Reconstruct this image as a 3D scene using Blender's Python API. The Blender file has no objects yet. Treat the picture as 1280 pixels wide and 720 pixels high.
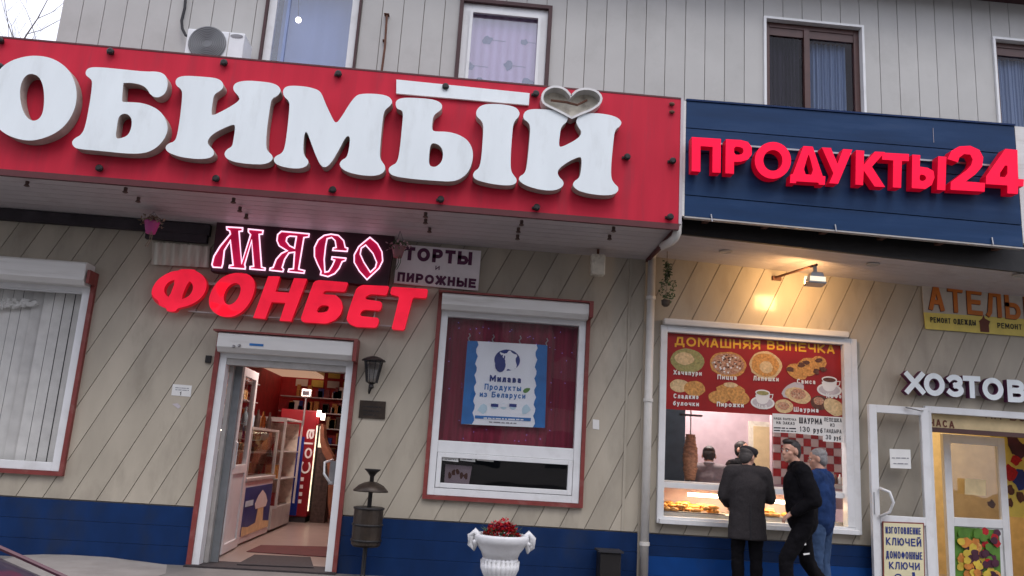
import bpy, math, random
from mathutils import Vector, Matrix
from mathutils.geometry import tessellate_polygon
random.seed(7)
sc = bpy.context.scene
COL = sc.collection
# ------------------------------------------------------------------ camera
CR = Vector((0.99542193, -0.07336385, 0.06126109))
CU = Vector((-0.0750057, -0.20234286, 0.97643818))
CF = Vector((0.05923952, 0.97656291, 0.20691923))
CAM = Vector((0, -8.8, 1.28)); FP = 1000.0
cd = bpy.data.cameras.new('camera'); cam = bpy.data.objects.new('camera', cd); COL.objects.link(cam); sc.camera = cam
cd.sensor_width = 36; cd.lens = FP/1280*36; cd.clip_end = 600; cd.clip_start = .05
m4 = Matrix((CR, CU, -CF)).transposed().to_4x4(); m4.translation = CAM; cam.matrix_world = m4
# ------------------------------------------------------------------ world, sun, exposure
w = bpy.data.worlds.new('World'); sc.world = w; w.use_nodes = True
nt = w.node_tree; bg = nt.nodes['Background']
sky = nt.nodes.new('ShaderNodeTexSky'); sky.sky_type = 'NISHITA'; sky.sun_disc = False
SUN_EL, SUN_ROT = math.radians(56), math.radians(165)
sky.sun_elevation = SUN_EL; sky.sun_rotation = SUN_ROT
mx = nt.nodes.new('ShaderNodeMix'); mx.data_type = 'RGBA'; mx.inputs['Factor'].default_value = .8
cn = nt.nodes.new('ShaderNodeTexNoise'); cn.inputs['Scale'].default_value = 2.2; cn.inputs['Detail'].default_value = 6
tc = nt.nodes.new('ShaderNodeTexCoord'); rp = nt.nodes.new('ShaderNodeValToRGB')
rp.color_ramp.elements[0].position = .3; rp.color_ramp.elements[0].color = (.62, .64, .76, 1)
rp.color_ramp.elements[1].position = .7; rp.color_ramp.elements[1].color = (.95, .93, 1.0, 1)
sm = nt.nodes.new('ShaderNodeVectorMath'); sm.operation = 'SCALE'; sm.inputs['Scale'].default_value = 11.5
nt.links.new(tc.outputs['Generated'], cn.inputs['Vector']); nt.links.new(cn.outputs['Fac'], rp.inputs['Fac'])
nt.links.new(rp.outputs['Color'], sm.inputs[0]); nt.links.new(sky.outputs[0], mx.inputs['A']); nt.links.new(sm.outputs[0], mx.inputs['B'])
nt.links.new(mx.outputs['Result'], bg.inputs['Color']); bg.inputs['Strength'].default_value = .1
sl = bpy.data.lights.new('sun', 'SUN'); sl.energy = .6; sl.angle = math.radians(25); sl.color = (1, .95, .9)
so = bpy.data.objects.new('sun', sl); COL.objects.link(so)
sd = Vector((math.sin(SUN_ROT)*math.cos(SUN_EL), math.cos(SUN_ROT)*math.cos(SUN_EL), math.sin(SUN_EL)))
so.rotation_euler = sd.to_track_quat('Z', 'Y').to_euler(); so.location = (0, -20, 30)
vs = sc.view_settings; vs.view_transform = 'Standard'; vs.look = 'None'; vs.exposure = 0.86; vs.gamma = 1
sc.cycles.max_bounces = 8; sc.cycles.transparent_max_bounces = 12

# ------------------------------------------------------------------ helpers
def at(px, py, Y=0.):
    d = CF + CR*((px-640)/FP) - CU*((py-360)/FP)
    return CAM + d*((Y-CAM.y)/d.y)
def atz(px, py, z=0.02):
    d = CF + CR*((px-640)/FP) - CU*((py-360)/FP)
    return CAM + d*((z-CAM.z)/d.z)
def Z(x0, y0, s): return lambda x, y: (x0+x/s, y0+y/s)
MATS = {}
def mat(name, col, rough=.6, metal=0, var=.1, scale=8, bump=.0, emit=None, es=0, rnd=0, dirt=None, dscale=1.5, stretch=(1, 1, 1), spec=.5, coat=0, damt=.5, crough=.03):
    m = bpy.data.materials.new(name); m.use_nodes = True; n = m.node_tree; b = n.nodes['Principled BSDF']
    b.inputs['Roughness'].default_value = rough; b.inputs['Metallic'].default_value = metal
    b.inputs['Specular IOR Level'].default_value = spec; b.inputs['Coat Weight'].default_value = coat; b.inputs['Coat Roughness'].default_value = crough
    t = n.nodes.new('ShaderNodeTexCoord'); mp = n.nodes.new('ShaderNodeMapping'); mp.inputs['Scale'].default_value = stretch
    n.links.new(t.outputs['Object'], mp.inputs['Vector'])
    no = n.nodes.new('ShaderNodeTexNoise'); no.inputs['Scale'].default_value = scale; no.inputs['Detail'].default_value = 5
    n.links.new(mp.outputs[0], no.inputs['Vector'])
    mr = n.nodes.new('ShaderNodeMapRange'); mr.inputs['From Min'].default_value = .3; mr.inputs['From Max'].default_value = .7
    mr.inputs['To Min'].default_value = 1-var; mr.inputs['To Max'].default_value = 1+var
    n.links.new(no.outputs['Fac'], mr.inputs['Value']); fac = mr.outputs[0]
    if rnd:
        oi = n.nodes.new('ShaderNodeObjectInfo'); r2 = n.nodes.new('ShaderNodeMapRange')
        r2.inputs['To Min'].default_value = 1-rnd; r2.inputs['To Max'].default_value = 1+rnd
        n.links.new(oi.outputs['Random'], r2.inputs['Value']); mu = n.nodes.new('ShaderNodeMath'); mu.operation = 'MULTIPLY'
        n.links.new(fac, mu.inputs[0]); n.links.new(r2.outputs[0], mu.inputs[1]); fac = mu.outputs[0]
    sv = n.nodes.new('ShaderNodeVectorMath'); sv.operation = 'SCALE'; sv.inputs[0].default_value = col[:3]
    n.links.new(fac, sv.inputs['Scale']); out = sv.outputs[0]
    if dirt:
        n2 = n.nodes.new('ShaderNodeTexNoise'); n2.inputs['Scale'].default_value = dscale; n2.inputs['Detail'].default_value = 8; n2.inputs['Roughness'].default_value = .65
        n.links.new(mp.outputs[0], n2.inputs['Vector'])
        cr = n.nodes.new('ShaderNodeMapRange'); cr.inputs['From Min'].default_value = .52; cr.inputs['From Max'].default_value = .72; cr.inputs['To Max'].default_value = damt
        n.links.new(n2.outputs['Fac'], cr.inputs['Value'])
        mi = n.nodes.new('ShaderNodeMix'); mi.data_type = 'RGBA'; mi.inputs['B'].default_value = (*dirt, 1)
        n.links.new(out, mi.inputs['A']); n.links.new(cr.outputs[0], mi.inputs['Factor']); out = mi.outputs['Result']
    n.links.new(out, b.inputs['Base Color'])
    if bump:
        bp = n.nodes.new('ShaderNodeBump'); bp.inputs['Strength'].default_value = bump; bp.inputs['Distance'].default_value = .01
        n3 = n.nodes.new('ShaderNodeTexNoise'); n3.inputs['Scale'].default_value = scale*3
        n.links.new(mp.outputs[0], n3.inputs['Vector']); n.links.new(n3.outputs['Fac'], bp.inputs['Height']); n.links.new(bp.outputs[0], b.inputs['Normal'])
    if emit:
        b.inputs['Emission Color'].default_value = (*emit, 1); b.inputs['Emission Strength'].default_value = es
        if var > .05:
            me = n.nodes.new('ShaderNodeMath'); me.operation = 'MULTIPLY'; me.inputs[1].default_value = es
            n.links.new(mr.outputs[0], me.inputs[0]); n.links.new(me.outputs[0], b.inputs['Emission Strength'])
    MATS[name] = m; return m
def glassmat(name, tint=(1, 1, 1), refl=.12, rough=0.0, bump=.02):
    m = bpy.data.materials.new(name); m.use_nodes = True; n = m.node_tree; n.nodes.clear()
    o = n.nodes.new('ShaderNodeOutputMaterial'); t = n.nodes.new('ShaderNodeBsdfTransparent'); g = n.nodes.new('ShaderNodeBsdfGlossy')
    t.inputs['Color'].default_value = (*tint, 1); g.inputs['Roughness'].default_value = rough
    mi = n.nodes.new('ShaderNodeMixShader'); lw0 = n.nodes.new('ShaderNodeLayerWeight'); lw0.inputs['Blend'].default_value = .5; lw = n.nodes.new('ShaderNodeMath'); lw.operation = 'POWER'; lw.inputs[1].default_value = 4; n.links.new(lw0.outputs['Facing'], lw.inputs[0])
    mr = n.nodes.new('ShaderNodeMapRange'); mr.inputs['To Min'].default_value = refl; mr.inputs['To Max'].default_value = 1
    n.links.new(lw.outputs[0], mr.inputs['Value']); n.links.new(mr.outputs[0], mi.inputs[0])
    tc = n.nodes.new('ShaderNodeTexCoord'); no = n.nodes.new('ShaderNodeTexNoise'); no.inputs['Scale'].default_value = 1.2
    bp = n.nodes.new('ShaderNodeBump'); bp.inputs['Strength'].default_value = bump; bp.inputs['Distance'].default_value = .3
    n.links.new(tc.outputs['Object'], no.inputs['Vector']); n.links.new(no.outputs['Fac'], bp.inputs['Height']); n.links.new(bp.outputs[0], g.inputs['Normal'])
    n.links.new(t.outputs[0], mi.inputs[1]); n.links.new(g.outputs[0], mi.inputs[2]); n.links.new(mi.outputs[0], o.inputs[0])
    MATS[name] = m; return m
def stripemat(name, c1, c2, scale, rough=.7, axis='X', sharp=.5, emit=0):
    """pleated cloth / slatted blind: colour waves along an axis"""
    m = bpy.data.materials.new(name); m.use_nodes = True; n = m.node_tree; b = n.nodes['Principled BSDF']; b.inputs['Roughness'].default_value = rough
    t = n.nodes.new('ShaderNodeTexCoord'); wv = n.nodes.new('ShaderNodeTexWave'); wv.bands_direction = axis; wv.inputs['Scale'].default_value = scale
    wv.inputs['Distortion'].default_value = 1.2; wv.inputs['Detail'].default_value = 2; wv.inputs['Detail Scale'].default_value = .6
    r = n.nodes.new('ShaderNodeValToRGB'); r.color_ramp.elements[0].color = (*c1, 1); r.color_ramp.elements[1].color = (*c2, 1)
    n.links.new(t.outputs['Object'], wv.inputs['Vector']); n.links.new(wv.outputs['Fac'], r.inputs['Fac']); n.links.new(r.outputs[0], b.inputs['Base Color'])
    MATS[name] = m; return m

class MB:
    def __init__(s): s.v = []; s.f = []
    def add(s, vs, fs):
        k = len(s.v); s.v += [Vector(v) for v in vs]; s.f += [tuple(i+k for i in f) for f in fs]; return s
    def box(s, a, b):
        x0, x1 = sorted((a[0], b[0])); y0, y1 = sorted((a[1], b[1])); z0, z1 = sorted((a[2], b[2]))
        return s.add([(x0, y0, z0), (x1, y0, z0), (x1, y1, z0), (x0, y1, z0), (x0, y0, z1), (x1, y0, z1), (x1, y1, z1), (x0, y1, z1)],
                     [(0, 3, 2, 1), (4, 5, 6, 7), (0, 1, 5, 4), (1, 2, 6, 5), (2, 3, 7, 6), (3, 0, 4, 7)])
    def quad(s, a, b, c, d): return s.add([a, b, c, d], [(0, 1, 2, 3)])
    def slab(s, pts, vec):
        """polygon extruded by vec"""
        n = len(pts); vec = Vector(vec); P = [Vector(p) for p in pts]
        return s.add(P+[p+vec for p in P], [tuple(range(n))[::-1], tuple(range(n, 2*n))]+[(i, (i+1) % n, n+(i+1) % n, n+i) for i in range(n)])
    def prism(s, outer, holes, vec, cap_back=False):
        """outline (front face points, 3-D) with holes, extruded by vec"""
        loops = [[Vector(p) for p in outer]]+[[Vector(p) for p in h] for h in holes]
        allp = [p for l in loops for p in l]; k = len(s.v); n = len(allp); vec = Vector(vec)
        tri = tessellate_polygon(loops)
        s.v += allp; s.f += [tuple(k+i for i in t) for t in tri]
        if vec.length > 0:
            s.v += [p+vec for p in allp]; o = 0
            for l in loops:
                m = len(l)
                for i in range(m):
                    a, b = o+i, o+(i+1) % m
                    s.f.append((k+a, k+b, k+n+b, k+n+a))
                o += m
            if cap_back: s.f += [tuple(k+n+i for i in reversed(t)) for t in tri]
        return s
    def ribbon(s, pts, wd, n, up, depth, closed=False):
        """stroke of width wd along pts lying in a plane; n = outward normal; extruded back by depth"""
        n = Vector(n).normalized(); P = [Vector(p) for p in pts]; m = len(P); L = []; R = []
        for i in range(m):
            a = P[i-1] if (i > 0 or closed) else None; b = P[(i+1) % m] if (i < m-1 or closed) else None
            d1 = (P[i]-a).normalized() if a is not None else None; d2 = (b-P[i]).normalized() if b is not None else None
            if d1 is None: d1 = d2
            if d2 is None: d2 = d1
            t = d1+d2; t = t.normalized() if t.length > 1e-6 else d1
            q = n.cross(t); c = max(.45, q.dot(n.cross(d1)))
            q = q*(wd/2/c); L.append(P[i]+q); R.append(P[i]-q)
        k = len(s.v); s.v += L+R; nn = m if closed else m-1; bk = n*-depth
        s.v += [p+bk for p in L+R]
        for i in range(nn):
            j = (i+1) % m
            s.f.append((k+i, k+m+i, k+m+j, k+j))
            if depth > 0:
                s.f.append((k+i, k+j, k+2*m+j, k+2*m+i)); s.f.append((k+m+j, k+m+i, k+3*m+i, k+3*m+j))
        if depth > 0 and not closed:
            s.f.append((k, k+2*m, k+3*m, k+m)); e = m-1; s.f.append((k+e, k+m+e, k+3*m+e, k+2*m+e))
        return s
    def tube(s, pts, r, n=8, cap=True):
        P = [Vector(p) for p in pts]; m = len(P); rs = r if isinstance(r, (list, tuple)) else [r]*m; k = len(s.v)
        ref = Vector((.3, .2, .93))
        for i in range(m):
            t = (P[min(i+1, m-1)]-P[max(i-1, 0)]).normalized(); a = t.cross(ref)
            if a.length < .05: a = t.cross(Vector((1, 0, 0)))
            a.normalize(); b = t.cross(a)
            for j in range(n):
                an = 2*math.pi*j/n; s.v.append(P[i]+(a*math.cos(an)+b*math.sin(an))*rs[i])
        for i in range(m-1):
            for j in range(n):
                s.f.append((k+i*n+j, k+i*n+(j+1) % n, k+(i+1)*n+(j+1) % n, k+(i+1)*n+j))
        if cap: s.f.append(tuple(k+j for j in range(n))[::-1]); s.f.append(tuple(k+(m-1)*n+j for j in range(n)))
        return s
    def lathe(s, c, prof, n=24, flute=0, fn=0, axis='Z'):
        c = Vector(c); k = len(s.v)
        for (r, z) in prof:
            for j in range(n):
                an = 2*math.pi*j/n; rr = r*(1+flute*(abs(math.sin(an*fn/2))-.5)) if fn else r
                s.v.append(c+(Vector((rr*math.cos(an), rr*math.sin(an), z)) if axis == 'Z' else Vector((rr*math.cos(an), -z, rr*math.sin(an)))))
        for i in range(len(prof)-1):
            for j in range(n): s.f.append((k+i*n+j, k+i*n+(j+1) % n, k+(i+1)*n+(j+1) % n, k+(i+1)*n+j))
        s.f.append(tuple(k+j for j in range(n))[::-1]); s.f.append(tuple(k+(len(prof)-1)*n+j for j in range(n)))
        return s
    def ball(s, c, r, n=10, m=7, jit=0):
        c = Vector(c); r = Vector(r) if isinstance(r, (tuple, list, Vector)) else Vector((r, r, r)); k = len(s.v)
        for i in range(m+1):
            th = math.pi*i/m
            for j in range(n):
                ph = 2*math.pi*j/n; q = 1+random.uniform(-jit, jit)
                s.v.append(c+Vector((r.x*math.sin(th)*math.cos(ph)*q, r.y*math.sin(th)*math.sin(ph)*q, r.z*math.cos(th)*q)))
        for i in range(m):
            for j in range(n): s.f.append((k+i*n+j, k+(i+1)*n+j, k+(i+1)*n+(j+1) % n, k+i*n+(j+1) % n))
        return s
    def disc(s, c, rx, rz, n=20, y=0, jit=0, rot=0):
        """flat ellipse facing -Y"""
        c = Vector(c); pts = []
        for j in range(n):
            a = 2*math.pi*j/n; q = 1+random.uniform(-jit, jit); X, Zz = rx*math.cos(a)*q, rz*math.sin(a)*q
            pts.append(c+Vector((X*math.cos(rot)-Zz*math.sin(rot), y, X*math.sin(rot)+Zz*math.cos(rot))))
        return s.add(pts, [tuple(range(n))])
    def frame(s, x0, x1, z0, z1, w, y0, y1, wb=None):
        wb = w if wb is None else wb
        s.box((x0, y0, z0), (x0+w, y1, z1)); s.box((x1-w, y0, z0), (x1, y1, z1))
        s.box((x0+w, y0, z1-w), (x1-w, y1, z1)); s.box((x0+w, y0, z0), (x1-w, y1, z0+wb)); return s
    def build(s, name, m, parent=None, smooth=False, bevel=0, origin=None):
        if parent is not None:
            o0 = Vector(parent['_o']) if '_o' in parent else Vector((0, 0, 0))
        else: o0 = Vector(origin) if origin is not None else Vector((0, 0, 0))
        me = bpy.data.meshes.new(name); me.from_pydata([v-o0 for v in s.v], [], s.f); me.validate(); me.update()
        if isinstance(m, str): m = MATS[m]
        me.materials.append(m)
        if smooth:
            for p in me.polygons: p.use_smooth = True
        o = bpy.data.objects.new(name, me); COL.objects.link(o)
        if parent is not None: o.parent = parent
        else: o.location = o0
        o['_o'] = tuple(o0)
        if bevel:
            bv = o.modifiers.new('bevel', 'BEVEL'); bv.width = bevel; bv.segments = 2; bv.limit_method = 'ANGLE'
        return o
def thing(name, label, cat, loc=(0, 0, 0), group=None):
    o = bpy.data.objects.new(name, None); COL.objects.link(o); o.location = loc; o.empty_display_size = .1
    o['_o'] = tuple(loc); o['label'] = label; o['category'] = cat
    if group: o['group'] = group
    return o
def tag(o, label, cat, group=None):
    o['label'] = label; o['category'] = cat
    if group: o['group'] = group
    return o
def struct(o): o['kind'] = 'structure'; return o
def chaikin(pts, it=2, keep=()):
    for _ in range(it):
        q = []; n = len(pts)
        for i in range(n):
            a, b = pts[i], pts[(i+1) % n]
            q.append((a[0]*.75+b[0]*.25, a[1]*.75+b[1]*.25)); q.append((a[0]*.25+b[0]*.75, a[1]*.25+b[1]*.75))
        pts = q
    return pts
def onplane(pts, conv, Y, it=1):
    return [at(*conv(x, y), Y) for x, y in (chaikin(pts, it) if it else pts)]
# ---- stroke alphabet: strokes in a unit box (x right, y up)
def arc(cx, cy, rx, ry, a0, a1, n=10): return [(cx+rx*math.cos(math.radians(a0+(a1-a0)*i/n)), cy+ry*math.sin(math.radians(a0+(a1-a0)*i/n))) for i in range(n+1)]
G = {
 'А': [[(0, 0), (.44, 1)], [(1, 0), (.56, 1)], [(.2, .3), (.8, .3)]], 'Б': [[(1, 1), (0, 1), (0, 0)]+arc(.6, .29, .4, .29, -90, 90)+[(0, .58)]],
 'В': [[(0, 0), (0, 1)]+arc(.55, .77, .36, .23, 90, -90)+[(.12, .54)], [(.12, .52)]+arc(.62, .26, .38, .26, 90, -90)+[(.12, 0)]], 'Г': [[(0, 0), (0, 1), (1, 1)]],
 'Д': [[(.18, .12), (.3, 1), (.82, 1), (.82, .12)], [(0, -.16), (0, .1), (1, .1), (1, -.16)]], 'Е': [[(1, 1), (0, 1), (0, 0), (1, 0)], [(0, .52), (.85, .52)]],
 'Ж': [[(.5, 0), (.5, 1)], [(0, 1), (.36, .5), (0, 0)], [(1, 1), (.64, .5), (1, 0)], [(.36, .5), (.64, .5)]],
 'З': [arc(.45, .76, .5, .24, 150, -80), arc(.45, .26, .55, .26, 80, -150)], 'И': [[(0, 0), (0, 1)], [(1, 0), (1, 1)], [(.06, .12), (.94, .88)]],
 'Й': [[(0, 0), (0, 1)], [(1, 0), (1, 1)], [(.06, .12), (.94, .88)], [(.25, 1.3), (.5, 1.2), (.75, 1.3)]], 'К': [[(0, 0), (0, 1)], [(.95, 1), (.2, .5), (1, 0)]],
 'Л': [[(0, 0), (.12, .1), (.3, 1), (1, 1), (1, 0)]], 'М': [[(0, 0), (0, 1)], [(1, 0), (1, 1)], [(.07, .95), (.5, .25), (.93, .95)]], 'Н': [[(0, 0), (0, 1)], [(1, 0), (1, 1)], [(0, .5), (1, .5)]],
 'О': [('c', arc(.5, .5, .5, .5, 0, 345, 23))], 'П': [[(0, 0), (0, 1), (1, 1), (1, 0)]], 'Р': [[(0, 0), (0, 1)]+arc(.6, .72, .4, .28, 90, -90)+[(0, .44)]],
 'С': [arc(.52, .5, .5, .5, 50, 310, 16)], 'Т': [[(.5, 0), (.5, .9)], [(0, 1), (1, 1)]], 'У': [[(0, 1), (.52, .35)], [(1, 1), (.45, .1), (.3, 0), (.1, 0)]],
 'Ф': [[(.5, 0), (.5, 1)], ('c', arc(.5, .52, .5, .33, 0, 345, 20))], 'Х': [[(0, 0), (1, 1)], [(0, 1), (1, 0)]], 'Ц': [[(0, 1), (0, 0), (.9, 0), (.9, 1)], [(.9, 0), (1.05, 0), (1.05, -.2)]],
 'Ч': [[(0, 1), (0, .55), (.2, .42), (1, .42)], [(1, 1), (1, 0)]], 'Ш': [[(0, 1), (0, 0), (1, 0), (1, 1)], [(.5, 0), (.5, 1)]],
 'Ы': [[(0, 1), (0, 0)]+arc(.42, .28, .24, .28, -90, 90)+[(0, .56)], [(1, 0), (1, 1)]], 'Ь': [[(0, 1), (0, 0)]+arc(.6, .29, .4, .29, -90, 90)+[(0, .58)]],
 'Ю': [[(0, 0), (0, 1)], [(0, .5), (.3, .5)], ('c', arc(.65, .5, .35, .5, 0, 345, 20))], 'Я': [[(1, 0), (1, 1)]+arc(.4, .72, .4, .28, 90, 270)+[(1, .44)], [(.5, .44), (0, 0)]],
 '0': [('c', arc(.5, .5, .5, .5, 0, 345, 20))], '1': [[(.2, .75), (.6, 1), (.6, 0)]], '2': [arc(.5, .7, .48, .3, 165, -30)+[(0, 0), (1, 0)]],
 '3': [arc(.45, .76, .5, .24, 150, -80), arc(.45, .26, .55, .26, 80, -150)], '4': [[(.72, 0), (.72, 1), (0, .28), (1, .28)]],
 'а': [arc(.4, .75, .5, .25, 140, 0)+[(.9, 0)], ('c', arc(.42, .28, .42, .28, 0, 345, 14))], 'б': [[(.95, 1.4), (.3, 1.2), (.03, .7)], ('c', arc(.5, .45, .5, .45, 0, 345, 16))],
 'р': [[(0, -.45), (0, 1)], ('c', arc(.5, .5, .5, .5, 0, 345, 16))], 'у': [[(0, 1), (.5, .15)], [(1, 1), (.4, -.35), (.1, -.4)]],
 'е': [[(0.05, .5), (1, .5)]+arc(.5, .5, .5, .5, 20, 310, 14)], 'C': [arc(.52, .5, .5, .5, 50, 310, 16)], 'l': [[(.5, 0), (.5, 1.45)]], 'o': [('c', arc(.5, .5, .5, .5, 0, 345, 16))],
 '-': [[(0.1, .5), (.9, .5)]], '.': [[(.4, 0), (.6, 0)]], '/': [[(0, 0), (1, 1)]], '+': [[(.1, .5), (.9, .5)], [(.5, .1), (.5, .9)]],
}
LOW = {c.lower(): c for c in 'ВГДЖЗИЙКЛМНОПСТФХЦЧШЫЬЮЯ'}
WID = {'Ж': 1.25, 'Ш': 1.25, 'М': 1.2, 'Ю': 1.3, 'Ф': 1.25, 'Ы': 1.25, 'Щ': 1.3, 'Д': 1.1, '1': .6, '.': .3, 'l': .35, ' ': .5, 'О': 1.1, '-': .6}
def glyph(mb, ch, o, ux, uz, t, n, depth):
    """o lower-left corner, ux/uz vectors of the box, t stroke width"""
    tx = t/ux.length/2; tz = t/uz.length/2
    for k, st in enumerate(G[ch]):
        closed = isinstance(st, tuple); pts = st[1] if closed else st
        P = [o+ux*(tx+x*(1-2*tx))+uz*(tz+y*(1-2*tz))+Vector(n)*(.0004*k) for x, y in pts]
        if not closed:      # square the stroke ends out by half a stroke
            for e, f in ((0, 1), (-1, -2)):
                d = P[e]-P[f]
                if d.length > 1e-6: P[e] = P[e]+d.normalized()*t*.48
        mb.ribbon(P, t, n, None, depth, closed)
def text(mb, s, BL, BR, h, bold=.2, n=(0, -1, 0), depth=0, up=(0, 0, 1), gap=.28, slant=0):
    BL = Vector(BL); BR = Vector(BR); up = Vector(up)*h; ws = []
    for c in s:
        b = WID.get(LOW.get(c, c), .9 if c != ' ' else .5); ws.append(b*(.78 if (c in LOW or c in 'абруеo') else 1))
    tot = sum(ws)+gap*(len(s)-1); d = (BR-BL)/tot; x = 0
    for c, wd in zip(s, ws):
        if c != ' ':
            g = LOW.get(c, c); hh = .74 if (c in LOW or c in 'абруеo') else 1
            if g in G: glyph(mb, g, BL+d*x, d*wd, up*hh+d.normalized()*slant*h, h*bold*.86, n, depth)
        x += wd+gap
    return mb
def ptext(mb, s, bl, br, hpx, Y, bold=.2, depth=0, gap=.28, slant=0, conv=None):
    if conv: c0 = conv; s1 = conv(1, 0)[0]-conv(0, 0)[0]; bl = c0(*bl); br = c0(*br); hpx = hpx*s1
    A = at(*bl, Y); B = at(*br, Y); h = (at(bl[0], bl[1]-hpx, Y)-A).z
    return text(mb, s, A, B, h, bold, depth=depth, gap=gap, slant=slant)
def scribble(mb, bl, br, hpx, Y):
    """a line of print too small to read: word-long dashes"""
    A = at(*bl, Y); Bq = at(*br, Y); h = abs(at(bl[0], bl[1]-hpx, Y).z-A.z); L = (Bq-A).length; u = (Bq-A).normalized(); x = 0
    while x < L*.98:
        wd = min(h*random.choice((1.2, 2, 3, 4)), L-x); mb.slab([A+u*x, A+u*(x+wd), A+u*(x+wd)+Vector((0, 0, h*random.uniform(.55, .8))), A+u*x+Vector((0, 0, h*.65))], (0, .0008, 0)); x += wd+h*.6
# ------------------------------------------------------------------ materials
mat('siding_low', (.42, .375, .30), .5, var=.09, scale=2.2, bump=.15, rnd=.09, dirt=(.22, .19, .15), dscale=1.6, damt=.5, spec=.3, coat=.5, crough=.16, stretch=(1.6, 1, .6))
mat('siding_up', (.47, .465, .45), .55, var=.05, scale=2, bump=.1, rnd=.035, dirt=(.31, .30, .28), dscale=1.3, damt=.35, spec=.25)
mat('siding_blue', (.003, .022, .088), .55, var=.2, scale=5, bump=.1, rnd=.05, dirt=(.02, .03, .055), dscale=2.4, spec=.2, damt=.6, stretch=(1, 1, .5))
mat('siding_bright_blue', (.003, .05, .22), .5, var=.12, scale=5, rnd=.06, dirt=(.02, .045, .13), dscale=3, spec=.2)
mat('groove', (.24, .21, .175), .9)
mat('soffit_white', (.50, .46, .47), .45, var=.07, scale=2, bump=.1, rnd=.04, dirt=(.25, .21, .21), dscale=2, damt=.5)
mat('white_pvc', (.72, .73, .74), .35, var=.04, scale=5, dirt=(.45, .43, .41), dscale=4, damt=.35)
mat('box_white', (.66, .65, .63), .4, var=.05, scale=4, stretch=(.4, 1, 4), dirt=(.38, .35, .31), dscale=2.5, damt=.6)
mat('trim_red', (.20, .035, .03), .5, var=.15, scale=10, dirt=(.32, .2, .17), dscale=9, damt=.35)
mat('dark_trim', (.05, .015, .018), .6, var=.15)
mat('brown_frame', (.075, .03, .026), .4, var=.15)
mat('sign_red', (.54, .022, .048), .55, var=.08, scale=2, bump=.05, dirt=(.33, .035, .055), dscale=1.6, damt=.6, stretch=(4, 1, .5), spec=.15)
mat('sign_red_edge', (.09, .012, .015), .5)
mat('letter_face', (.79, .85, .87), .4, var=.035, scale=2, dirt=(.62, .66, .66), dscale=2.5, damt=.45, spec=.3, stretch=(2.5, 1, .7))
mat('letter_side', (.42, .37, .33), .6, var=.12, scale=10, dirt=(.22, .17, .13), dscale=8, damt=.6)
mat('dirty_cream', (.66, .62, .52), .7, var=.15, scale=12, dirt=(.16, .12, .08), dscale=7, damt=.85)
mat('sign_blue', (.008, .036, .105), .5, var=.2, scale=3, bump=.08, rnd=.08, dirt=(.03, .06, .13), dscale=3, stretch=(.3, 1, 2.5), damt=.6, spec=.2)
mat('red_letter', (.60, .004, .03), .45, emit=(1, .002, .05), es=.40, var=.12, scale=3, spec=.15)
mat('red_letter_side', (.36, .002, .02), .5, emit=(1, .001, .03), es=.09, var=.02, spec=.15)
mat('fon_letter', (.68, .018, .045), .45, emit=(1, .015, .05), es=.33, var=.14, scale=4, spec=.2)
mat('fon_side', (.4, .005, .02), .4, emit=(1, .004, .02), es=.12, var=.02)
mat('fon_patch', (.75, .0, .01), .3, emit=(1, .0, .02), es=.55, var=.02)
mat('steel', (.35, .35, .36), .35, metal=.8, var=.1)
mat('grey_metal', (.42, .40, .38), .45, metal=.3, var=.12, dirt=(.25, .22, .2), dscale=6)
mat('pipe_white', (.62, .60, .56), .4, var=.05, dirt=(.42, .38, .32), dscale=3, damt=.5)
mat('black_metal', (.018, .016, .016), .45, metal=.3, var=.2, bump=.1)
mat('bronze_metal', (.038, .027, .02), .45, metal=.4, var=.4, scale=6, bump=.15, dirt=(.10, .07, .045), dscale=8)
mat('rust', (.12, .05, .03), .8, var=.3)
mat('neon_panel', (.035, .004, .014), .5, var=.1)
mat('neon_fill', (.36, .006, .05), .45, emit=(.9, .0, .09), es=.15, var=.35, scale=4)
mat('neon_tube', (1, .8, .95), .3, emit=(1, .62, .82), es=.72, var=0)
mat('grey_white', (.50, .46, .48), .6, var=.06, dirt=(.38, .34, .35), dscale=3)
mat('plum_print', (.09, .015, .06), .6, var=.1)
mat('paper', (.72, .72, .70), .7, var=.04)
mat('ink', (.02, .02, .025), .7); mat('ink_grey', (.25, .25, .27), .7)
mat('ink_blue', (.012, .03, .19), .6); mat('teal_blue', (.010, .14, .42), .55, var=.15); mat('pale_blue', (.50, .68, .78), .6, var=.06)
mat('leaf_green', (.10, .25, .05), .6, var=.3)
mat('poster_white', (.84, .87, .92), .5, var=.05, scale=3, bump=.3)
mat('poster_red', (.30, .010, .010), .35, var=.2, scale=3)
mat('poster_yellow', (.72, .36, .02), .5, var=.1)
mat('print_yellow', (.72, .58, .12), .5, var=.1)
mat('print_orange', (.55, .15, .012), .5, var=.12); mat('print_brown', (.13, .03, .012), .6)
mat('food_gold', (.55, .27, .07), .6, var=.35, scale=40, dirt=(.3, .1, .02), dscale=30, damt=.8)
mat('food_pale', (.62, .45, .24), .6, var=.25, scale=35, dirt=(.45, .28, .1), dscale=30, damt=.7)
mat('food_green', (.30, .28, .10), .6, var=.3, scale=35, dirt=(.42, .25, .1), dscale=25, damt=.7)
mat('food_mix', (.42, .20, .12), .6, var=.5, scale=50, dirt=(.6, .55, .4), dscale=45, damt=1)
mat('food_dark', (.10, .035, .02), .6, var=.4, scale=40); mat('meat', (.42, .20, .10), .5, var=.45, scale=18, bump=.8, dirt=(.14, .05, .025), dscale=16, damt=.8, stretch=(1, 1, 2))
mat('cup_white', (.75, .74, .72), .4, var=.05)
mat('pastry', (.62, .30, .07), .5, var=.35, scale=30, bump=.4, dirt=(.4, .14, .03), dscale=25, damt=.7)
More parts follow.
